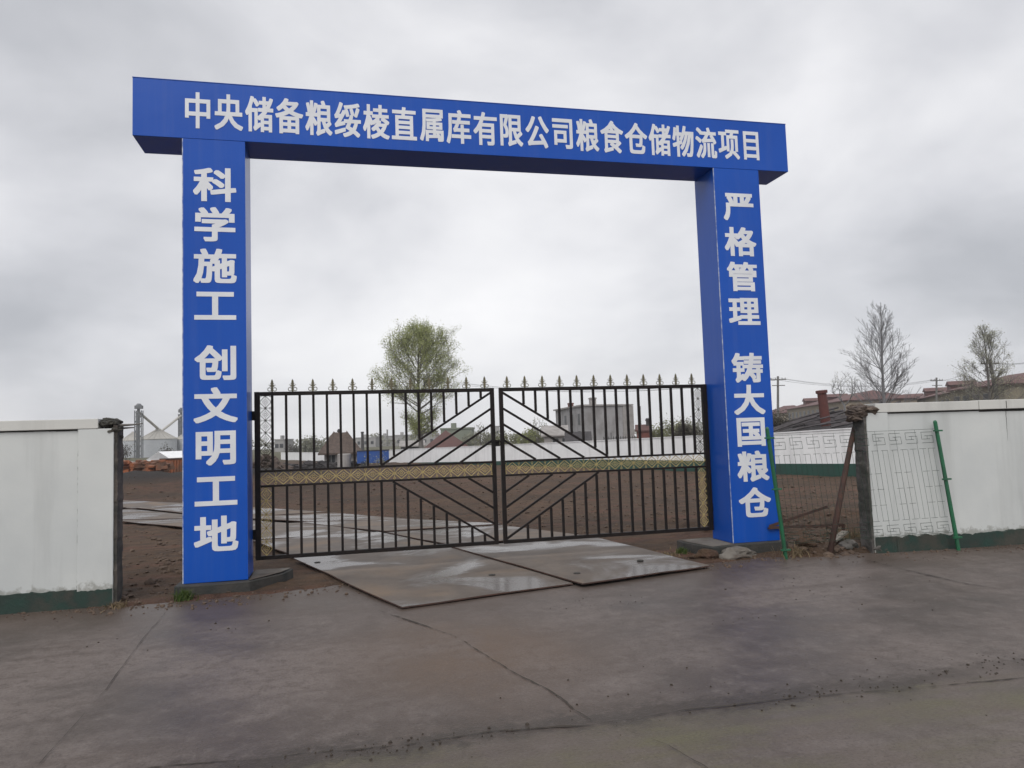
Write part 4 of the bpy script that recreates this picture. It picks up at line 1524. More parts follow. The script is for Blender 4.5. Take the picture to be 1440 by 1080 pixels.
d = 66
b0 = at(592, 634, d)
H = span(634, 448, d)
leader_tree('tree', 'big round tree in fresh pale leaf behind the left gate leaf', (b0.x, b0.y, -0.5), H * 0.90,
            lambda f: interp(f, [(0.2, 0.10), (0.36, 0.15), (0.42, 0.38), (0.55, 0.44), (0.7, 0.41), (0.85, 0.31), (1.0, 0.15)]), M['bark'], 33, levels=14, per=4, rise=(16, 62),
            leafm=M['leaf_spring'], nleaf=46000, leaf=0.065, trunk_r=0.25, first=0.24, twig=0.010, clump=0.24)
d = 62
b0 = at(1245, 575, d)
leader_tree('tree', 'tall bare grey tree behind the right wall', (b0.x, b0.y, -0.3), b0.z + 0.1 + span(575, 428, d),
            lambda f: interp(f, [(0.15, 0.24), (0.35, 0.30), (0.55, 0.27), (0.8, 0.17), (1.0, 0.07)]), M['bark_pale'], 9, levels=15, per=4, rise=(32, 66), trunk_r=0.17, first=0.2, twig=0.010)
d = 58
b0 = at(1392, 575, d)
leader_tree('tree', 'leafy greyish poplar beside the leaning pole on the right', (b0.x, b0.y, -0.3), b0.z + 0.3 + span(575, 466, d),
            lambda f: interp(f, [(0.1, 0.55), (0.3, 0.52), (0.42, 0.30), (0.7, 0.24), (1.0, 0.08)]), M['bark'], 12, levels=11, per=4, rise=(20, 68), leafm=M['leaf_pale'], nleaf=9500, leaf=0.05,
            trunk_r=0.15, first=0.25, twig=0.009, clump=0.16)
d = 80
b0 = at(1188, 575, d)
tree('tree', 'small thin tree in pale bud above the red roof near the chimney pipe', (b0.x, b0.y, -0.3), b0.z + 0.3 + span(575, 516, d), (span(1192, 1168, d), span(1192, 1168, d), b0.z + span(575, 556, d), b0.z + span(575, 516, d)), 160,
     M['bark_pale'], M['leaf_pale'], 420, 0.06, leader=0.5, r_tip=0.010, asc=0.8, seed=3, trunk_r=0.1, low=0.3)
d = 95
for k, (px, ty, w_, lab, sd) in enumerate([(757, 580, 15, 'slender budding tree left of the grey concrete building', 21), (746, 596, 12, 'short bushy tree in yellow green bud left of the slender tree', 22),
                                          (735, 600, 10, 'low green bush tree just right of the gate centre', 24), (676, 588, 15, 'thin bare branched tree right of the red roofed house', 23),
                                          (768, 590, 8, 'small budding sapling against the grey concrete building', 26)]):
    b0 = at(px, 625, d)
    H = span(625, ty, d)
    tree('tree', lab, (b0.x, b0.y, -0.4), H + 0.4 + b0.z, (span(0, w_, d), span(0, w_, d), H * 0.15, H + b0.z), 130, M['bark'], M['leaf_spring'] if k in (1, 2) else M['leaf_olive'],
         900 if k in (1, 2) else 380, 0.1, leader=0.6, r_tip=0.012, asc=0.9, seed=sd, trunk_r=0.12, low=0.2)


def bush(name, label, px, py, d, w_, h_, m, n, leaf, seed, cat='bush', kind=None, group=None):
    """leaf clumps piled over a few stems"""
    R_ = np.random.default_rng(seed)
    b0 = at(px, py, d)
    t = thing(name, label, cat, (b0.x, b0.y, b0.z), group)
    st_ = MB()
    cl = []
    for i in range(max(5, int(w_ * 1.5))):
        q = Vector((R_.uniform(-w_ / 2, w_ / 2), R_.uniform(-w_ / 4, w_ / 4), 0))
        hh = h_ * (0.55 + 0.45 * R_.random()) * (1 - 0.5 * abs(2 * q.x / w_) ** 3)
        top = q + Vector((R_.normal(0, 0.1 * h_), R_.normal(0, 0.1 * h_), hh))
        st_.tube([b0 + q + Vector((0, 0, -0.6)), b0 + top], [0.05, 0.012], 4)
        cl.append((q, top))
    part('stems', st_, M['bark'], t, fix=False)
    lm = MB()
    for i in range(n):
        q, top = cl[R_.integers(0, len(cl))]
        f = R_.random() ** 0.6
        p = b0 + q + (top - q) * f + Vector(R_.normal(0, 0.13 * h_ + 0.12, 3))
        if p.z < b0.z - 0.4:
            continue
        a = Vector(R_.normal(0, 1, 3)).normalized()
        b = a.orthogonal().normalized()
        sz = leaf * R_.uniform(0.5, 1.3)
        lm.add([p - a * sz, p + b * sz * 0.6, p + a * sz, p - b * sz * 0.6], [(0, 1, 2, 3)])
    part('foliage', lm, m, t, fix=False)


bush('hedge_bush', 'yellow green shrubs behind the white wall right of the brick shed', 940, 622, 72, span(915, 962, 72), 2.1, M['leaf_olive'], 2400, 0.12, 31)
bush('hedge_bush', 'pale green shrub group behind the far white wall near the right gate post', 972, 620, 82, span(948, 998, 82), 2.5, M['leaf_grey'], 2400, 0.12, 32)
bush('hedge_bush', 'dark brush heap on the far white wall by the right pillar', 965, 616, 50, span(945, 985, 50), 0.75, M['leaf_dark'], 1500, 0.09, 33)
bush('hedge_bush', 'green shrub bank behind the far wall at the gate centre', 733, 627, 105, span(706, 768, 105), 2.1, M['leaf_olive'], 2600, 0.15, 34)
bush('hedge_bush', 'brownish shrubs right of the red roofed house', 676, 628, 110, span(655, 700, 110), 1.8, M['leaf_grey'], 1800, 0.15, 35)
bush('hedge_bush', 'olive tree clump left of the old dark roofed house', 442, 640, 150, span(424, 462, 150), 3.4, M['leaf_grey'], 2600, 0.22, 36)
bush('hedge_bush', 'small dark bare scrub far off beyond the left gate bars', 412, 638, 170, span(404, 422, 170), 2.2, M['leaf_dark'], 700, 0.16, 37)
bush('hedge_bush', 'dull bare scrub before the silos beside the left wall', 178, 646, 120, span(167, 190, 120), 2.4, M['leaf_dark'], 500, 0.12, 38)
bush('hedge_bush', 'small round bare shrub in front of the large silo', 232, 643, 120, span(223, 243, 120), 1.9, M['leaf_dark'], 420, 0.12, 39)
bush('hedge_bush', 'dark brush tangled on the shed roof beside the right pillar', 1092, 606, 36, span(1078, 1108, 36), 0.8, M['leaf_dark'], 1500, 0.06, 40)

# far-off wood along the horizon
fwd = MB()
R2 = np.random.default_rng(77)
for i in range(11000):
    px = R2.uniform(-40, 1480)
    dd = R2.uniform(300, 340)
    hgt = 3.2 + 3.8 * max(0, noise.noise(Vector((px * 0.035, 0, 3))) + 0.25) + 1.0 * noise.noise(Vector((px * 0.25, 0, 9)))
    b = at(px, 620, dd)
    p = Vector((b.x, b.y, -0.6 + hgt * R2.random() ** 0.75))
    a = Vector(R2.normal(0, 1, 3)).normalized()
    c = a.orthogonal().normalized()
    sz = R2.uniform(0.25, 0.7)
    fwd.add([p - a * sz, p + c * sz * 0.7, p + a * sz, p - c * sz * 0.7], [(0, 1, 2, 3)])
single('far_wood', fwd, M['leaf_grey'], 'low hazy line of trees along the horizon', 'trees', kind='stuff', fix=False)

# ------------------------------------------------------------------ buildings
M['red_roof'] = mat('dull_red_roof', (0.145, 0.074, 0.068), (0.11, 0.058, 0.054), scale=2, rough=0.8)
M['red_roof2'] = mat('bright_red_roof', (0.110, 0.052, 0.045), (0.085, 0.042, 0.037), scale=2, rough=0.8)
M['tan_wall'] = mat('tan_render', (0.27, 0.225, 0.165), (0.215, 0.18, 0.135), scale=1.2, rough=0.9)
M['olive_wall'] = mat('olive_render', (0.215, 0.19, 0.135), (0.17, 0.15, 0.11), scale=1.2, rough=0.9)
M['glass'] = mat('dark_window_glass', (0.022, 0.025, 0.028), (0.04, 0.042, 0.046), scale=2, rough=0.35, spec=0.25)
M['frame'] = mat('pale_window_frame', (0.27, 0.265, 0.25), (0.2, 0.2, 0.19), scale=2, rough=0.6)
M['grey_render'] = mat('grey_concrete_render', (0.36, 0.355, 0.36), (0.29, 0.285, 0.285), scale=0.6, rough=0.9, c3=(0.22, 0.21, 0.205), s3=0.35)
M['old_wall'] = mat('old_grey_wall', (0.36, 0.34, 0.33), (0.25, 0.235, 0.22), scale=1.5, rough=0.95)
M['old_roof'] = mat('sagging_thatch', (0.115, 0.085, 0.070), (0.075, 0.055, 0.047), scale=3, rough=0.95, bump=0.05)
M['dark_roof'] = mat('dark_felt_roof', (0.035, 0.032, 0.034), (0.06, 0.054, 0.055), scale=2.5, rough=0.9, bump=0.03)
M['brick_red'] = mat('red_brick', (0.17, 0.060, 0.045), (0.12, 0.045, 0.036), scale=4, rough=0.9)
M['chimney_red'] = mat('red_brown_pipe', (0.115, 0.035, 0.028), (0.085, 0.028, 0.024), scale=5, rough=0.8)
M['silo'] = mat('galvanised_silo', (0.50, 0.52, 0.54), (0.42, 0.44, 0.47), scale=1, rough=0.5, stretch=(1, 1, 6))
M['silo_roof'] = mat('silo_roof_sheet', (0.42, 0.40, 0.36), (0.36, 0.35, 0.32), scale=1.5, rough=0.6)
M['tower'] = mat('steel_tower', (0.15, 0.16, 0.17), (0.11, 0.115, 0.12), scale=2, rough=0.7)
M['far_flat'] = mat('distant_flats', (0.33, 0.32, 0.31), (0.28, 0.275, 0.27), scale=0.3, rough=0.9)
M['far_green_flat'] = mat('distant_green_flats', (0.20, 0.22, 0.17), (0.16, 0.175, 0.14), scale=0.3, rough=0.9)
M['orange'] = mat('rusty_orange_paint', (0.30, 0.095, 0.035), (0.20, 0.07, 0.03), scale=1.5, rough=0.8, c3=(0.12, 0.06, 0.035), s3=0.8)
M['trailer'] = mat('blue_sheet_steel', (0.018, 0.085, 0.33), (0.022, 0.07, 0.25), scale=1.2, rough=0.5)
M['pole'] = mat('concrete_pole', (0.20, 0.195, 0.185), (0.15, 0.145, 0.14), scale=3, rough=0.9)
M['cable'] = mat('black_cable', (0.03, 0.03, 0.032), (0.04, 0.04, 0.042), scale=3, rough=0.7)


def frame_of(p, q):
    """local frame: x from p to q along the ground, y away from the camera, z up"""
    p, q = Vector((p.x, p.y, 0)), Vector((q.x, q.y, 0))
    ux = (q - p).normalized()
    uy = Vector((-ux.y, ux.x, 0))
    m = Matrix.Identity(4)
    for j in range(3):
        m[j][0], m[j][1], m[j][2] = ux[j], uy[j], (0, 0, 1)[j]
    m.translation = p
    return m, (q - p).length


def window(t, Mx, x, y, z, w_, h_, face='front', fm=None):
    """a framed opening on the front (y = const) or an end (x = const) of a building"""
    f, g = MB(), MB()
    e = 0.06
    if face == 'front':
        f.box((x - w_ / 2 - e, y - 0.05, z - e), (x + w_ / 2 + e, y + 0.02, z + h_ + e), Mx)
        g.box((x - w_ / 2, y - 0.07, z), (x - 0.03, y - 0.045, z + h_), Mx)
        g.box((x + 0.03, y - 0.07, z), (x + w_ / 2, y - 0.045, z + h_), Mx)
    else:
        s = 1 if face == 'right' else -1
        xa, xb = sorted((x - s * 0.02, x + s * 0.05))
        f.box((xa, y - w_ / 2 - e, z - e), (xb, y + w_ / 2 + e, z + h_ + e), Mx)
        xa, xb = sorted((x + s * 0.045, x + s * 0.07))
        g.box((xa, y - w_ / 2, z), (xb, y - 0.03, z + h_), Mx)
        g.box((xa, y + 0.03, z), (xb, y + w_ / 2, z + h_), Mx)
    fo = part('window', f, fm or M['frame'], t)
    part('pane', g, M['glass'], fo)


def facing(pxa, pxb, d_):
    """two ground points square to the line of sight"""
    p = at(pxa, 640, d_)
    m_ = at((pxa + pxb) / 2, 640, d_)
    v_ = Vector((m_.x - CP.x, m_.y - CP.y, 0)).normalized()
    lo, hi = d_ * 0.8, d_ * 1.2
    for _ in range(40):
        dq = (lo + hi) / 2
        q = at(pxb, 640, dq)
        if (Vector((q.x - p.x, q.y - p.y, 0))).dot(v_) > 0:
            hi = dq
        else:
            lo = dq
    return p, q


def house(name, label, cat, p, q, depth, z0, eave, ridge, wallm, roofm, hip=0.0, over=0.35, wins=(), ends=(), chims=(), sag=0.0, dorm=(), group=None):
    Mx, Ln = frame_of(p, q)
    t = thing(name, label, cat, Mx @ Vector((Ln / 2, 0, z0)), group)
    w_ = MB()
    w_.box((0, 0, z0 - 1), (Ln, depth, eave), Mx)
    if not hip:
        for x in (0.0, Ln):
            w_.add([Mx @ Vector(v) for v in ((x, 0, eave), (x, depth, eave), (x, depth / 2, ridge - 0.05), (x + (0.15 if x == 0 else -0.15), 0, eave), (x + (0.15 if x == 0 else -0.15), depth, eave), (x + (0.15 if x == 0 else -0.15), depth / 2, ridge - 0.05))],
                   [(0, 1, 2), (5, 4, 3), (0, 2, 5, 3), (1, 4, 5, 2)])
    part('wall', w_, wallm, t)
    r = MB()
    n = 8
    th = 0.14
    for i in range(n):
        xa, xb = -over + (Ln + 2 * over) * i / n, -over + (Ln + 2 * over) * (i + 1) / n

        def rz(x):
            xx_ = (x + over) / (Ln + 2 * over)
            return ridge - sag * math.sin(math.pi * xx_) + sag * 0.3 * math.sin(9 * xx_)

        def rx_(x):
            return min(max(x, hip - over), Ln + over - hip) if hip else x
        e0 = eave - 0.12
        A = [(xa, -over, e0), (xb, -over, e0), (rx_(xb), depth / 2, rz(xb)), (rx_(xa), depth / 2, rz(xa)), (xa, depth + over, e0), (xb, depth + over, e0)]
        Bv = [(x, y, z + th) for x, y, z in A]
        r.add([Mx @ Vector(v) for v in A + Bv], [(6, 7, 8, 9), (9, 8, 11, 10), (0, 3, 2, 1), (3, 4, 5, 2), (0, 1, 7, 6), (5, 4, 10, 11)])
        if i == 0:
            r.add([Mx @ Vector(v) for v in (A[0], A[3], A[4], Bv[0], Bv[3], Bv[4])], [(0, 3, 4, 1), (1, 4, 5, 2), (3, 5, 4), (0, 1, 2)])
        if i == n - 1:
            r.add([Mx @ Vector(v) for v in (A[1], A[2], A[5], Bv[1], Bv[2], Bv[5])], [(0, 1, 4, 3), (1, 2, 5, 4), (3, 4, 5), (0, 2, 1)])
    ro = part('roof', r, roofm, t, fix=False)
    for (x, w2, h2) in dorm:
        dm = MB()
        y0 = depth * 0.12
        zb_ = eave + (ridge - eave) * 0.24
        dm.box((x - w2 / 2, y0, zb_ - 0.3), (x + w2 / 2, depth * 0.45, zb_ + h2), Mx)
        dm.add([Mx @ Vector(v) for v in ((x - w2 * .65, y0 - .2, zb_ + h2), (x + w2 * .65, y0 - .2, zb_ + h2), (x, y0 - .2, zb_ + h2 * 1.7), (x - w2 * .65, depth * .5, zb_ + h2), (x + w2 * .65, depth * .5, zb_ + h2), (x, depth * .5, zb_ + h2 * 1.7))],
               [(0, 1, 2), (5, 4, 3), (0, 2, 5, 3), (1, 4, 5, 2)])
        part('dormer', dm, roofm, ro)
    for (x, y, w2, z1, cm) in chims:
        c = MB()
        c.box((x - w2 / 2, y - w2 / 2, eave), (x + w2 / 2, y + w2 / 2, z1), Mx)
        c.box((x - w2 / 2 - .06, y - w2 / 2 - .06, z1 - 0.25), (x + w2 / 2 + .06, y + w2 / 2 + .06, z1 - 0.1), Mx)
        part('chimney', c, M[cm], ro)
    for (x, z, ww, hh) in wins:
        window(t, Mx, x, 0, z, ww, hh)
    for (face, y, z, ww, hh) in ends:
        window(t, Mx, 0 if face == 'left' else Ln, y, z, ww, hh, face)
    return t, Mx, Ln


# red-roofed rows on the right
p, q = at(1108, 600, 165), at(1190, 600, 120)
_, Ln = frame_of(p, q)
house('apartment_row', 'long tan apartment row with red hipped roof behind the chimney pipe', 'apartment building', p, q, 11, 0, 5.75, 7.3, M['tan_wall'], M['red_roof'], hip=4,
      wins=[(2.5 + 3.6 * i, z, 1.5, 1.4) for i in range(int((Ln - 3) / 3.6)) for z in (0.9, 3.4)], ends=[('right', 3.0, 3.4, 1.4, 1.3), ('right', 7.5, 3.4, 1.4, 1.3)], dorm=[(Ln * 0.25, 2.4, 0.9), (Ln * 0.6, 2.4, 0.9)])
p, q = at(1076, 600, 185), at(1104, 600, 178)
_, Ln = frame_of(p, q)
house('apartment_row', 'small tan block with low red roof right beside the blue pillar', 'apartment building', p, q, 9, 0, 5.3, 7.0, M['tan_wall'], M['red_roof'], hip=2.2,
      wins=[(1.2 + 1.6 * i, 3.0, 0.8, 1.2) for i in range(3)])
p, q = at(1246, 600, 168), at(1345, 600, 98)
_, Ln = frame_of(p, q)
house('apartment_row', 'long receding apartment row with dull red roof and dormers right of the bare tree', 'apartment building', p, q, 9, 0, 5.7, 7.0, M['olive_wall'], M['red_roof'], hip=3,
      wins=[(2.5 + 3.4 * i, z, 1.5, 1.3) for i in range(int((Ln - 3) / 3.4)) for z in (0.9, 3.5)], dorm=[(Ln * 0.3, 2.4, 0.9), (Ln * 0.62, 2.4, 0.9), (Ln * 0.88, 2.4, 0.9)])
p, q = at(1340, 600, 92), at(1416, 600, 80)
_, Ln = frame_of(p, q)
house('apartment_row', 'nearest olive apartment block with brown hipped roof at the right edge', 'apartment building', p, q, 10, 0, 5.6, 6.9, M['olive_wall'], M['red_roof'], hip=4,
      wins=[(1.6 + 2.3 * i, z, 1.3, 1.3) for i in range(int((Ln - 2) / 2.3)) for z in (0.9, 3.4)], ends=[('right', 3.0, 3.6, 1.3, 1.2), ('right', 7.0, 3.6, 1.3, 1.2)])

# shed with a roof of felt and timber, and its iron chimney pipe, just behind the far wall
st_ = thing('old_shed', 'low shed whose ragged dark felt roof carries a rust red chimney pipe', 'shed', at(1145, 640, 34))
p, q = at(1072, 640, 33), at(1260, 640, 30.5)
Mx, Ln = frame_of(p, q)
z_e = at(1145, 608, 32).z
z_r = at(1145, 588, 38).z
w_ = MB()
w_.box((0, 0, -1), (Ln, 5, z_e - 0.05), Mx)
part('wall', w_, M['old_wall'], st_)
r = MB()
nxr, nyr = 60, 16
dep = 6.0
for j in range(nyr + 1):
    for i in range(nxr + 1):
        x, y = -0.6 + (Ln + 1.2) * i / nxr, -0.4 + dep * j / nyr
        z = z_e + (z_r - z_e) * (j / nyr) + 0.10 * nz(x, y, 0.8, 3) + 0.07 * nz(x + y, y, 2.2, 4) - 0.25 * smooth01((4 - x) / 6)
        r.v.append(tuple(Mx @ Vector((x, y, z))))
for j in range(nyr):
    for i in range(nxr):
        a = j * (nxr + 1) + i
        r.f.append((a, a + 1, a + nxr + 2, a + nxr + 1))
ro = part('roof', r, M['dark_roof'], st_, fix=False)
md = ro.modifiers.new('thickness', 'SOLIDIFY')
md.thickness = 0.1
tmb = MB()
for i in range(46):
    x = random.uniform(0, Ln)
    y = random.uniform(0, 4.6)
    z = z_e + (z_r - z_e) * ((y + 0.4) / dep) - 0.25 * smooth01((4 - x) / 6) + 0.14
    dx = random.uniform(0.8, 2.6)
    dz = dx * 0.25 * random.uniform(0.4, 1.4)
    tmb.tube([Mx @ Vector((x, y, z)), Mx @ Vector((x + dx * 0.5, y + 0.5, z + dz * 0.5 + random.uniform(0, 0.08))), Mx @ Vector((x + dx, y + 1.0, z + dz + 0.05))], random.uniform(0.03, 0.07), 5)
M['timber'] = mat('grey_roof_timber', (0.095, 0.085, 0.09), (0.05, 0.045, 0.045), scale=3, rough=0.95)
part('roof_timbers', tmb, M['timber'], ro, fix=False)
cb, ct = at(1163, 603, 34), at(1155, 549, 34)
cb = Vector((cb.x, cb.y, cb.z - 0.3))
cm = MB()
ax_ = (ct - cb)
cm.tube([cb, cb + ax_ * 0.93, cb + ax_ * 0.94, ct, ct], [0.23, 0.20, 0.26, 0.255, 0.18], 14)
part('chimney_pipe', cm, M['chimney_red'], ro, fix=False)

# two-storey grey concrete building
p, q = at(820, 600, 100), at(889, 600, 104)
Mx, Ln = frame_of(p, q)
cb_ = thing('concrete_building', 'two storey grey concrete building with blank gable and a row of side windows', 'building', Mx @ Vector((Ln / 2, 0, 0)))
pl = at(782, 600, 116)
dl = (Vector((pl.x, pl.y, 0)) - Vector((p.x, p.y, 0))).length
ang_l = Mx.inverted() @ Vector((pl.x, pl.y, 0))
zt_ = at(820, 571, 100).z
w_ = MB()
A = [(0, 0), (Ln, 0), (Ln + ang_l.x, ang_l.y), (ang_l.x, ang_l.y)]
w_.v = [tuple(Mx @ Vector((x, y, z))) for z in (-1, zt_) for x, y in A]
w_.f = [(0, 1, 5, 4), (1, 2, 6, 5), (2, 3, 7, 6), (3, 0, 4, 7), (4, 5, 6, 7)]
part('wall', w_, M['grey_render'], cb_)
r = MB()
A2 = [(-0.25, -0.2), (Ln + 0.2, -0.2), (Ln + ang_l.x + 0.2, ang_l.y + 0.2), (ang_l.x - 0.3, ang_l.y + 0.2)]
r.v = [tuple(Mx @ Vector((x, y, z))) for z in (zt_ + 0.002, zt_ + 0.22) for x, y in A2]
r.f = [(0, 1, 5, 4), (1, 2, 6, 5), (2, 3, 7, 6), (3, 0, 4, 7), (4, 5, 6, 7), (3, 2, 1, 0)]
ro = part('roof', r, M['old_wall'], cb_)
M2, L2 = frame_of(pl, p)
for (x, y, w2, h2, mm) in ((4.5, 1.0, 0.7, 1.0, 'brick_red'), (L2 - 1.5, 1.5, 0.8, 1.2, 'old_wall')):
    c = MB()
    c.box((x - w2 / 2, y, zt_ + 0.1), (x + w2 / 2, y + w2, zt_ + h2), M2)
    c.box((x - w2 / 2 - 0.08, y - 0.08, zt_ + h2 - 0.2), (x + w2 / 2 + 0.08, y + w2 + 0.08, zt_ + h2 - 0.05), M2)
    part('chimney', c, M[mm], ro)
for i in range(4):
    for z in (0.6, 3.0):
        window(cb_, M2, 2.6 + (L2 - 4.5) * i / 3, 0, z, 1.1, 1.5)
pb = MB()
pb.box((Ln - 1.6, -0.12, -1), (Ln + 0.25, -0.002, zt_ - 0.05), Mx)
part('corner_pier', pb, M['old_wall'], cb_)
rl = MB()
for i in range(22):
    x = -1 + 8.0 * i / 21
    rl.box((x, -6.05, -0.3), (x + 0.06, -5.98, 1.25 + (0.5 if i % 7 == 3 else 0)), Mx)
rl.box((-1, -6.04, 1.0), (7.1, -5.99, 1.06), Mx)
single('iron_railing', rl, M['cable'], 'dark spiked railing in front of the grey concrete building', 'railing', loc=Mx @ Vector((3, -6, 0)))

p, q = facing(799, 829, 70)
house('shed', 'low shed with dark pitched roof in front of the grey concrete building', 'shed', p, q, 4, -0.4, at(815, 622, 70).z, at(815, 609, 72).z, M['old_wall'], M['dark_roof'], over=0.3)
p, q = facing(766, 797, 77)
t, Mx, Ln = house('cottage', 'low grey cottage with pale roof left of the grey concrete building', 'house', p, q, 5, -0.4, at(780, 612, 77).z, at(780, 600, 79).z, M['old_wall'], M['old_wall'], over=0.3,
                  wins=[(Ln_ * 1.0, 0.3, 0.6, 1.0) for Ln_ in (1.2, 2.2)])
p, q = facing(897, 915, 68)
house('brick_shed', 'small red brick shed with dark spire chimney right of the concrete building', 'shed', p, q, 3, -0.3, at(903, 605, 68).z, at(903, 599, 69).z, M['brick_red'], M['red_roof2'], over=0.15,
      chims=[(1.05, 1.2, 0.35, at(911, 588, 69).z, 'dark_roof')])
p, q = facing(600, 656, 84)
house('red_roof_house', 'house with broad red roof behind the far wall right of the big tree', 'house', p, q, 8, -0.4, at(630, 629, 84).z, at(640, 606, 88).z, M['old_wall'], M['red_roof2'], hip=2.6, over=0.3,
      chims=[(1.2, 3.2, 0.5, at(604, 609, 86).z, 'old_wall')])
p, q = facing(564, 596, 90)
house('shed', 'low dark shed with flat grey roof left of the red roofed house', 'shed', p, q, 4, -0.4, at(580, 627, 88).z, at(580, 621, 90).z, M['dark_roof'], M['old_wall'], over=0.2)
p, q = facing(456, 502, 61)
t, Mx, Ln = house('old_house', 'old house with dark sagging roof left of the blue trailer', 'house', p, q, 4.0, -0.5, at(480, 637, 61).z, at(480, 608, 63.5).z, M['old_wall'], M['old_roof'], hip=1.3, over=0.5, sag=0.12,
                  wins=[(0.55, 0.0, 0.6, 0.6)], chims=[(1.25, 2.5, 0.28, at(480, 603, 63).z, 'dark_roof')])
an = MB()
cpt = at(484, 646, 57)
an.tube([(cpt.x, cpt.y, -0.6), (cpt.x, cpt.y, at(484, 639, 57).z), (cpt.x, cpt.y, at(484, 638, 57).z)], [0.52, 0.52, 0.44], 16)
single('concrete_tank', an, M['old_wall'], 'short round grey concrete tank in front of the old sagging house', 'tank', loc=(cpt.x, cpt.y, -0.5))

# blue trailer body with a canopy rim
p, q = facing(502, 547, 56)
Mx, Ln = frame_of(p, q)
zt_ = at(525, 634, 56).z
zb_ = at(525, 651, 56).z
tl = thing('trailer', 'blue sheet steel trailer body parked before the far white wall', 'trailer', Mx @ Vector((Ln / 2, 0, zb_ - 0.3)))
b = MB()
b.box((0, 0, zb_), (Ln, 2.2, zt_), Mx)
for i in range(7):
    x = Ln * (i + 0.5) / 7
    b.box((x - 0.03, -0.04, zb_ + 0.05), (x + 0.03, -0.001, zt_ - 0.05), Mx)
bo = part('body', b, M['trailer'], tl)
b = MB()
b.box((-0.04, -0.05, zt_ + 0.001), (Ln + 0.04, 2.25, zt_ + 0.06), Mx)
part('rim', b, M['cable'], tl)
for x in (0.5, Ln - 0.5):
    wl = MB()
    c = Mx @ Vector((x, 0.0, zb_ - 0.08))
    dv = (Mx.to_3x3() @ Vector((0, 1, 0)))
    wl.tube([c, c + dv * 0.2], 0.26, 14)
    part('wheel', wl, M['cable'], tl)
bush('weeds', 'pale weeds against the blue trailer side', 524, 651, 54.5, 1.5, 0.5, M['leaf_pale'], 200, 0.05, 51, cat='weeds')

# chimneys and far blocks
for k, (px, ty, by, d_, r_, lab) in enumerate([(510, 607, 634, 140, 0.28, 'tall thin dark chimney stack right of the old sagging house'), (545, 604, 625, 320, 0.35, 'far thin chimney stack above distant grey flats'),
                                               (902, 571, 612, 72, 0.05, 'slim antenna mast beside the red brick shed')]):
    a, b = at(px, by, d_), at(px, ty, d_)
    c = MB()
    c.tube([(a.x, a.y, -0.5), (a.x, a.y, b.z - 0.3), (a.x, a.y, b.z - 0.3), (a.x, a.y, b.z)], [r_ * 1.2, r_ * 0.9, r_ * 1.15, r_ * 1.1], 10)
    single('chimney_stack' if k < 2 else 'antenna_mast', c, M['dark_roof'] if k == 0 else M['pole'], lab, 'chimney' if k < 2 else 'mast', loc=(a.x, a.y, -0.5))
for k, (xa, xb, ty, d_, mm, lab) in enumerate([(500, 528, 616, 300, 'far_flat', 'hazy grey block of flats behind the thin chimney stack'), (531, 552, 614, 330, 'far_flat', 'hazy grey slab of flats behind the blue trailer'),
                                               (555, 577, 612.5, 310, 'far_flat', 'hazy grey slab of flats left of the big tree trunk'), (583, 612, 607, 280, 'far_flat', 'hazy block of flats behind the red house chimney'),
                                               (620, 664, 603.5, 170, 'far_green_flat', 'greenish block rising behind the red roof ridge'), (386, 399, 619, 230, 'far_flat', 'pale far building seen past the left gate ornament'),
                                               (690, 702, 600, 320, 'far_flat', 'hazy narrow tower block seen between the gate leaves')]):
    p, q = at(xa, 620, d_), at(xb, 620, d_)
    Mx, Ln = frame_of(p, q)
    zt_ = at((xa + xb) / 2, ty, d_).z
    t = thing('distant_block', lab, 'building', Mx @ Vector((Ln / 2, 0, -0.5)))
    b = MB()
    b.box((0, 0, -1), (Ln, 10, zt_), Mx)
    part('wall', b, M[mm], t)
    b = MB()
    b.box((-0.2, -0.2, zt_ + 0.001), (Ln + 0.2, 10.2, zt_ + 0.35), Mx)
    b.box((Ln * 0.3, 3, zt_ + 0.35), (Ln * 0.45, 6, zt_ + 1.5), Mx)
    part('roof', b, M[mm], t)
    nw = max(2, int(Ln / 2.6))
    for i in range(nw):
        for j in range(max(1, int((zt_ - 0.3) / 2.6))):
            f = MB()
            x = Ln * (i + 0.5) / nw
            f.box((x - 0.55, -0.04, 0.6 + 2.6 * j), (x + 0.55, 0.01, 1.9 + 2.6 * j), Mx)
            part('window', f, M['glass'], t)


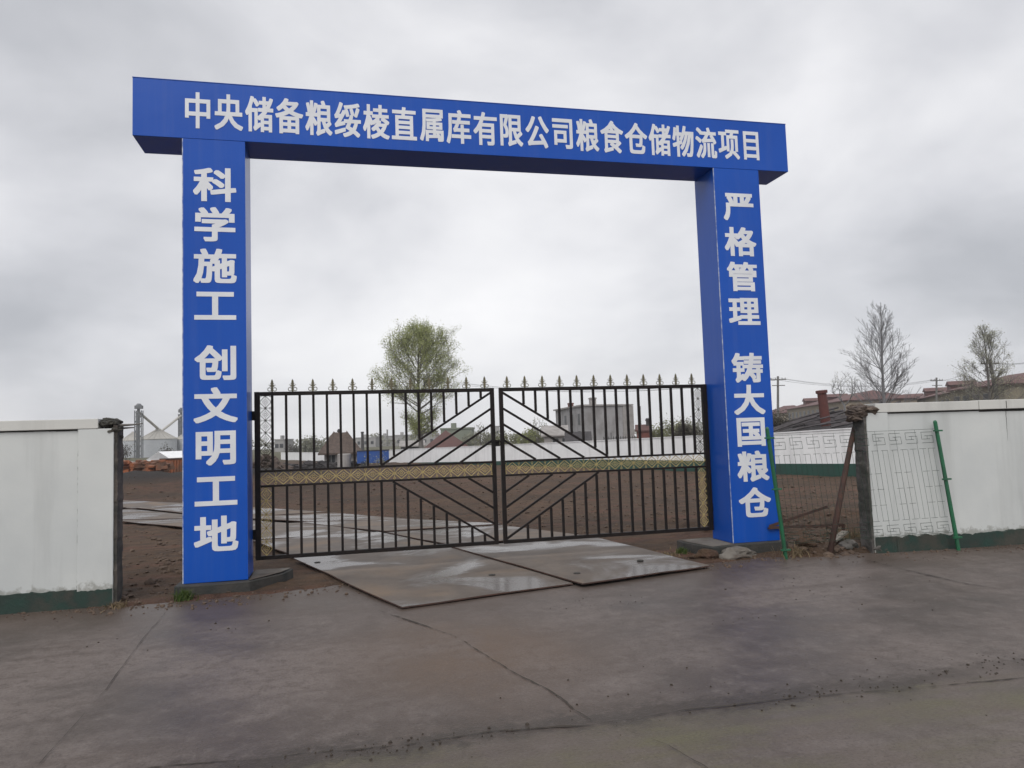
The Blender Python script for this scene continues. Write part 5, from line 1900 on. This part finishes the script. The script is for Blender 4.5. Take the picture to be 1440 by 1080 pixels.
# ------------------------------------------------------------------ silos and the scrap on the left
def silo(px0, px1, eave_y, apex_y, d_, label):
    c = at((px0 + px1) / 2, 640, d_)
    R_ = span(px0, px1, d_) / 2
    ze, za = at((px0 + px1) / 2, eave_y, d_).z, at((px0 + px1) / 2, apex_y, d_).z
    t = thing('grain_silo', label, 'silo', (c.x, c.y, -0.5), 'steel grain silos')
    b = MB()
    n = 40
    for z in np.arange(-1, ze, 0.55):
        z2 = min(z + 0.53, ze)
        b.tube([(c.x, c.y, z), (c.x, c.y, z2)], [R_, R_], n, cap=False)
        b.tube([(c.x, c.y, z2), (c.x, c.y, min(z2 + 0.02, ze))], [R_ * 1.012, R_ * 1.012], n, cap=False)
    part('shell', b, M['silo'], t, fix=False)
    r = MB()
    r.tube([(c.x, c.y, ze + 0.003), (c.x, c.y, ze + 0.12), (c.x, c.y, za - 0.3), (c.x, c.y, za - 0.3), (c.x, c.y, za)], [R_ * 1.03, R_ * 1.03, R_ * 0.12, R_ * 0.15, R_ * 0.15], n)
    for i in range(20):
        a = 6.283 * i / 20
        r.bar((c.x + R_ * 1.02 * math.cos(a), c.y + R_ * 1.02 * math.sin(a), ze + 0.15), (c.x + R_ * .14 * math.cos(a), c.y + R_ * .14 * math.sin(a), za - 0.25), 0.12, 0.12)
    part('roof', r, M['silo_roof'], t, fix=False)
    return Vector((c.x, c.y, za))


s1 = silo(198, 247, 618, 603, 190, 'large pale steel silo with conical roof in the middle of the group')
s2 = silo(172, 203, 620, 607, 200, 'smaller silo left of the large one behind the elevator tower')
s3 = silo(248, 282, 618, 605, 196, 'silo right of the large one, half hidden by the blue pillar')


def tower(px, ty, d_, w_, label, chute_to):
    a, b = at(px, 645, d_), at(px, ty, d_)
    t = thing('elevator_tower', label, 'tower', (a.x, a.y, -0.5), 'grain elevator towers')
    f = MB()
    z1 = b.z
    for sx in (-1, 1):
        for sy in (-1, 1):
            f.tube([(a.x + sx * w_, a.y + sy * w_, -1), (a.x + sx * w_, a.y + sy * w_, z1)], 0.13, 5)
    z = 0.0
    k = 0
    while z < z1 - 1.2:
        s = 1 if k % 2 else -1
        f.tube([(a.x - s * w_, a.y - w_, z), (a.x + s * w_, a.y - w_, z + 1.2)], 0.07, 4)
        f.tube([(a.x - w_, a.y - w_, z), (a.x + w_, a.y - w_, z)], 0.07, 4)
        z += 1.2
        k += 1
    part('lattice', f, M['tower'], t, fix=False)
    l = MB()
    l.box((a.x - w_ * 0.45, a.y - w_ * 0.3, -1), (a.x + w_ * 0.3, a.y + w_ * 0.3, z1 + 0.4))
    part('elevator_leg', l, M['tower'], t)
    h = MB()
    h.box((a.x - w_ * 1.1, a.y - w_, z1 + 0.41), (a.x + w_ * 1.1, a.y + w_, z1 + 1.2))
    h.tube([(a.x, a.y, z1 + 1.2), (a.x, a.y, z1 + 1.7)], [w_, w_ * 0.5], 10)
    part('head', h, M['tower'], t)
    c = MB()
    c.tube([(a.x, a.y, z1 - 0.4), tuple(chute_to)], 0.32, 8)
    part('chute', c, M['silo_roof'], t)


tower(195, 577, 180, 0.75, 'tall dark elevator tower standing before the left silos', s1)
tower(255, 582, 198, 0.6, 'slimmer elevator tower against the left edge of the blue pillar', (s1 + s3) / 2 + Vector((-3.5, 0, -0.8)))

d_ = 52
p, q = at(226, 655, d_), at(262, 655, d_ - 1)
Mx, Ln = frame_of(p, q)
zt_, zb_ = at(240, 646, d_).z, at(240, 664, d_).z
ct = thing('rusty_container', 'rusty orange ribbed container beside the left edge of the blue pillar', 'container', Mx @ Vector((Ln / 2, 0, zb_)))
b = MB()
b.box((0, 0, zb_ - 0.3), (Ln, 2.2, zt_), Mx)
for i in range(9):
    x = Ln * (i + 0.5) / 9
    b.box((x - 0.05, -0.06, zb_), (x + 0.05, -0.001, zt_ - 0.06), Mx)
part('body', b, M['orange'], ct)
b = MB()
b.box((-0.05, -0.08, zt_ + 0.001), (Ln + 0.05, 2.25, zt_ + 0.08), Mx)
part('rim', b, M['rust'], ct)
sh = MB()
R3 = np.random.default_rng(5)
for i in range(260):
    px = R3.uniform(160, 236)
    yy = R3.uniform(646, 668)
    if yy < 650 + 6 * noise.noise(Vector((px * 0.08, 1, 0))):
        continue
    c = at(px, yy, d_ - 4 + R3.uniform(-1.5, 1.5))
    rot = Matrix.Translation(c) @ Matrix.Rotation(R3.uniform(0, 6.3), 4, 'Z') @ Matrix.Rotation(R3.uniform(-0.5, 0.5), 4, 'X')
    a, b_, e = R3.uniform(0.12, 0.5), R3.uniform(0.05, 0.25), R3.uniform(0.03, 0.18)
    sh.box((-a, -b_, -e), (a, b_, e), rot)
sc_ = at(198, 668, d_ - 4)
single('scrap_heap', sh, M['orange'], 'long heap of orange rusty scrap on top of the dark soil bank', 'scrap heap', loc=sc_)
# snow-white shed roofs behind the scrap
p, q = at(243, 655, 75), at(300, 655, 78)
house('shed', 'low shed with white roof behind the rusty container', 'shed', p, q, 6, -0.5, at(250, 646, 75).z, at(250, 636, 78).z, M['old_wall'], M['far_white'], over=0.3)
p, q = at(140, 655, 60), at(184, 655, 64)
house('shed', 'low grey roofed shed half hidden behind the left wall end', 'shed', p, q, 5, -0.5, at(170, 652, 60).z, at(170, 645, 63).z, M['dark_roof'], M['old_wall'], over=0.3)

# brush and rubble at the far left end of the plot
rb = MB()
for i in range(240):
    px = random.gauss(378, 17)
    d2 = random.uniform(38, 46)
    hgt = max(0.1, 1.25 - abs(px - 376) * 0.028)
    b = at(px, 660, d2)
    rb.rock((b.x, b.y, -0.2 + hgt * random.random()), random.uniform(0.08, 0.3), i, sub=1, rough=0.6)
b = at(378, 665, 42)
single('rubble_heap', rb, M['old_roof'], 'brown rubble and brush heap seen through the left gate ornament', 'rubble', loc=(b.x, b.y, -0.3))
rb = MB()
for i in range(150):
    px = random.uniform(398, 500)
    b = at(px, 655, 58)
    hh = 0.3 + 0.5 * max(0, noise.noise(Vector((px * 0.07, 2, 0))))
    rb.rock((b.x, b.y, -0.35 + hh * random.random()), random.uniform(0.1, 0.3), i, sub=1, rough=0.6, sq=(1.6, 1, 0.7))
b = at(450, 660, 58)
single('rubble_heap', rb, M['dark_roof'], 'low dark rubble ridge in front of the far white wall left of the trailer', 'rubble', loc=(b.x, b.y, -0.4))


# ------------------------------------------------------------------ utility poles and wires
def pole(px, ty, by, d_, label, r_=0.13, lean=0.0, arm=0.9):
    a, b = at(px, by, d_), at(px + lean, ty, d_)
    t = thing('utility_pole', label, 'utility pole', (a.x, a.y, -0.3), 'utility poles')
    m_ = MB()
    bot = Vector((a.x, a.y, a.z)) + (Vector(a) - Vector(b)) * ((a.z + 0.6) / max(0.1, b.z - a.z))
    m_.tube([bot, b], [r_ * 1.25, r_ * 0.8], 10)
    po = part('pole_shaft', m_, M['pole'], t, fix=False)
    c = MB()
    zb_ = b - Vector((0, 0, 0.35))
    c.bar(zb_ + Vector((-arm, 0, 0)), zb_ + Vector((arm, 0, 0)), 0.1, 0.1)
    c.bar(zb_ + Vector((-arm * 0.8, 0, -0.6)), zb_ + Vector((arm * 0.8, 0, -0.6)), 0.08, 0.08)
    part('crossarm', c, M['pole'], t)
    for s in (-0.9, -0.3, 0.5, 0.9):
        i_ = MB()
        i_.tube([zb_ + Vector((s * arm, 0, 0.05)), zb_ + Vector((s * arm, 0, 0.2))], [0.05, 0.03], 6)
        part('insulator', i_, M['frame'], t)
    return zb_ + Vector((0, 0, 0.2))


P1 = pole(1094, 529, 575, 75, 'slim utility pole with crossarms just right of the blue pillar')
P2 = pole(1317, 531, 565, 90, 'utility pole in front of the red roofed row right of the bare tree')
P3 = pole(1403, 505, 568, 60, 'leaning grey utility pole in front of the leafy poplar', lean=-11, r_=0.16)


def wires(a, b, sagm, label, offs=(0.0,), r_=0.012):
    mb = MB()
    for o in offs:
        pts = []
        for i in range(17):
            f = i / 16
            p = Vector(a) + (Vector(b) - Vector(a)) * f + Vector((o, 0, -sagm * 4 * f * (1 - f) - abs(o) * 0.25))
            pts.append(p)
        mb.tube(pts, r_, 4, cap=False)
    single('overhead_wires', mb, M['cable'], label, 'wires', loc=(Vector(a) + Vector(b)) / 2, fix=False)


wires(P1, P2, 0.8, 'thin overhead wires between the pillar side pole and the next pole', (-0.6, 0.0, 0.6))
wires(P2, P3, 0.5, 'thin overhead wires rising to the leaning pole', (-0.6, 0.6))
wires(P3, at(1480, 500, 62), 0.3, 'thin overhead wires leaving the leaning pole to the right', (-0.6, 0.6))
wires(P1, at(640, 537, 110), 1.3, 'thin overhead wires crossing the sky behind the gate finials', (-0.7, 0.0, 0.7), r_=0.014)
# ------------------------------------------------------------------ damp air
hz = MB()
hz.box((-700, -45, -3), (700, 420, 22))
m = bpy.data.materials.new('damp_air')
m.use_nodes = True
t = m.node_tree
t.nodes.remove(t.nodes['Principled BSDF'])
pv = N(t, 'ShaderNodeVolumePrincipled', i_Density=HAZE)
pv.inputs['Color'].default_value = (0.88, 0.89, 0.92, 1)
t.links.new(pv.outputs[0], t.nodes['Material Output'].inputs['Volume'])
single('haze', hz, m, kind='stuff', label='thin damp air greying the far trees and blocks', cat='haze')
print('objects', len(bpy.data.objects))
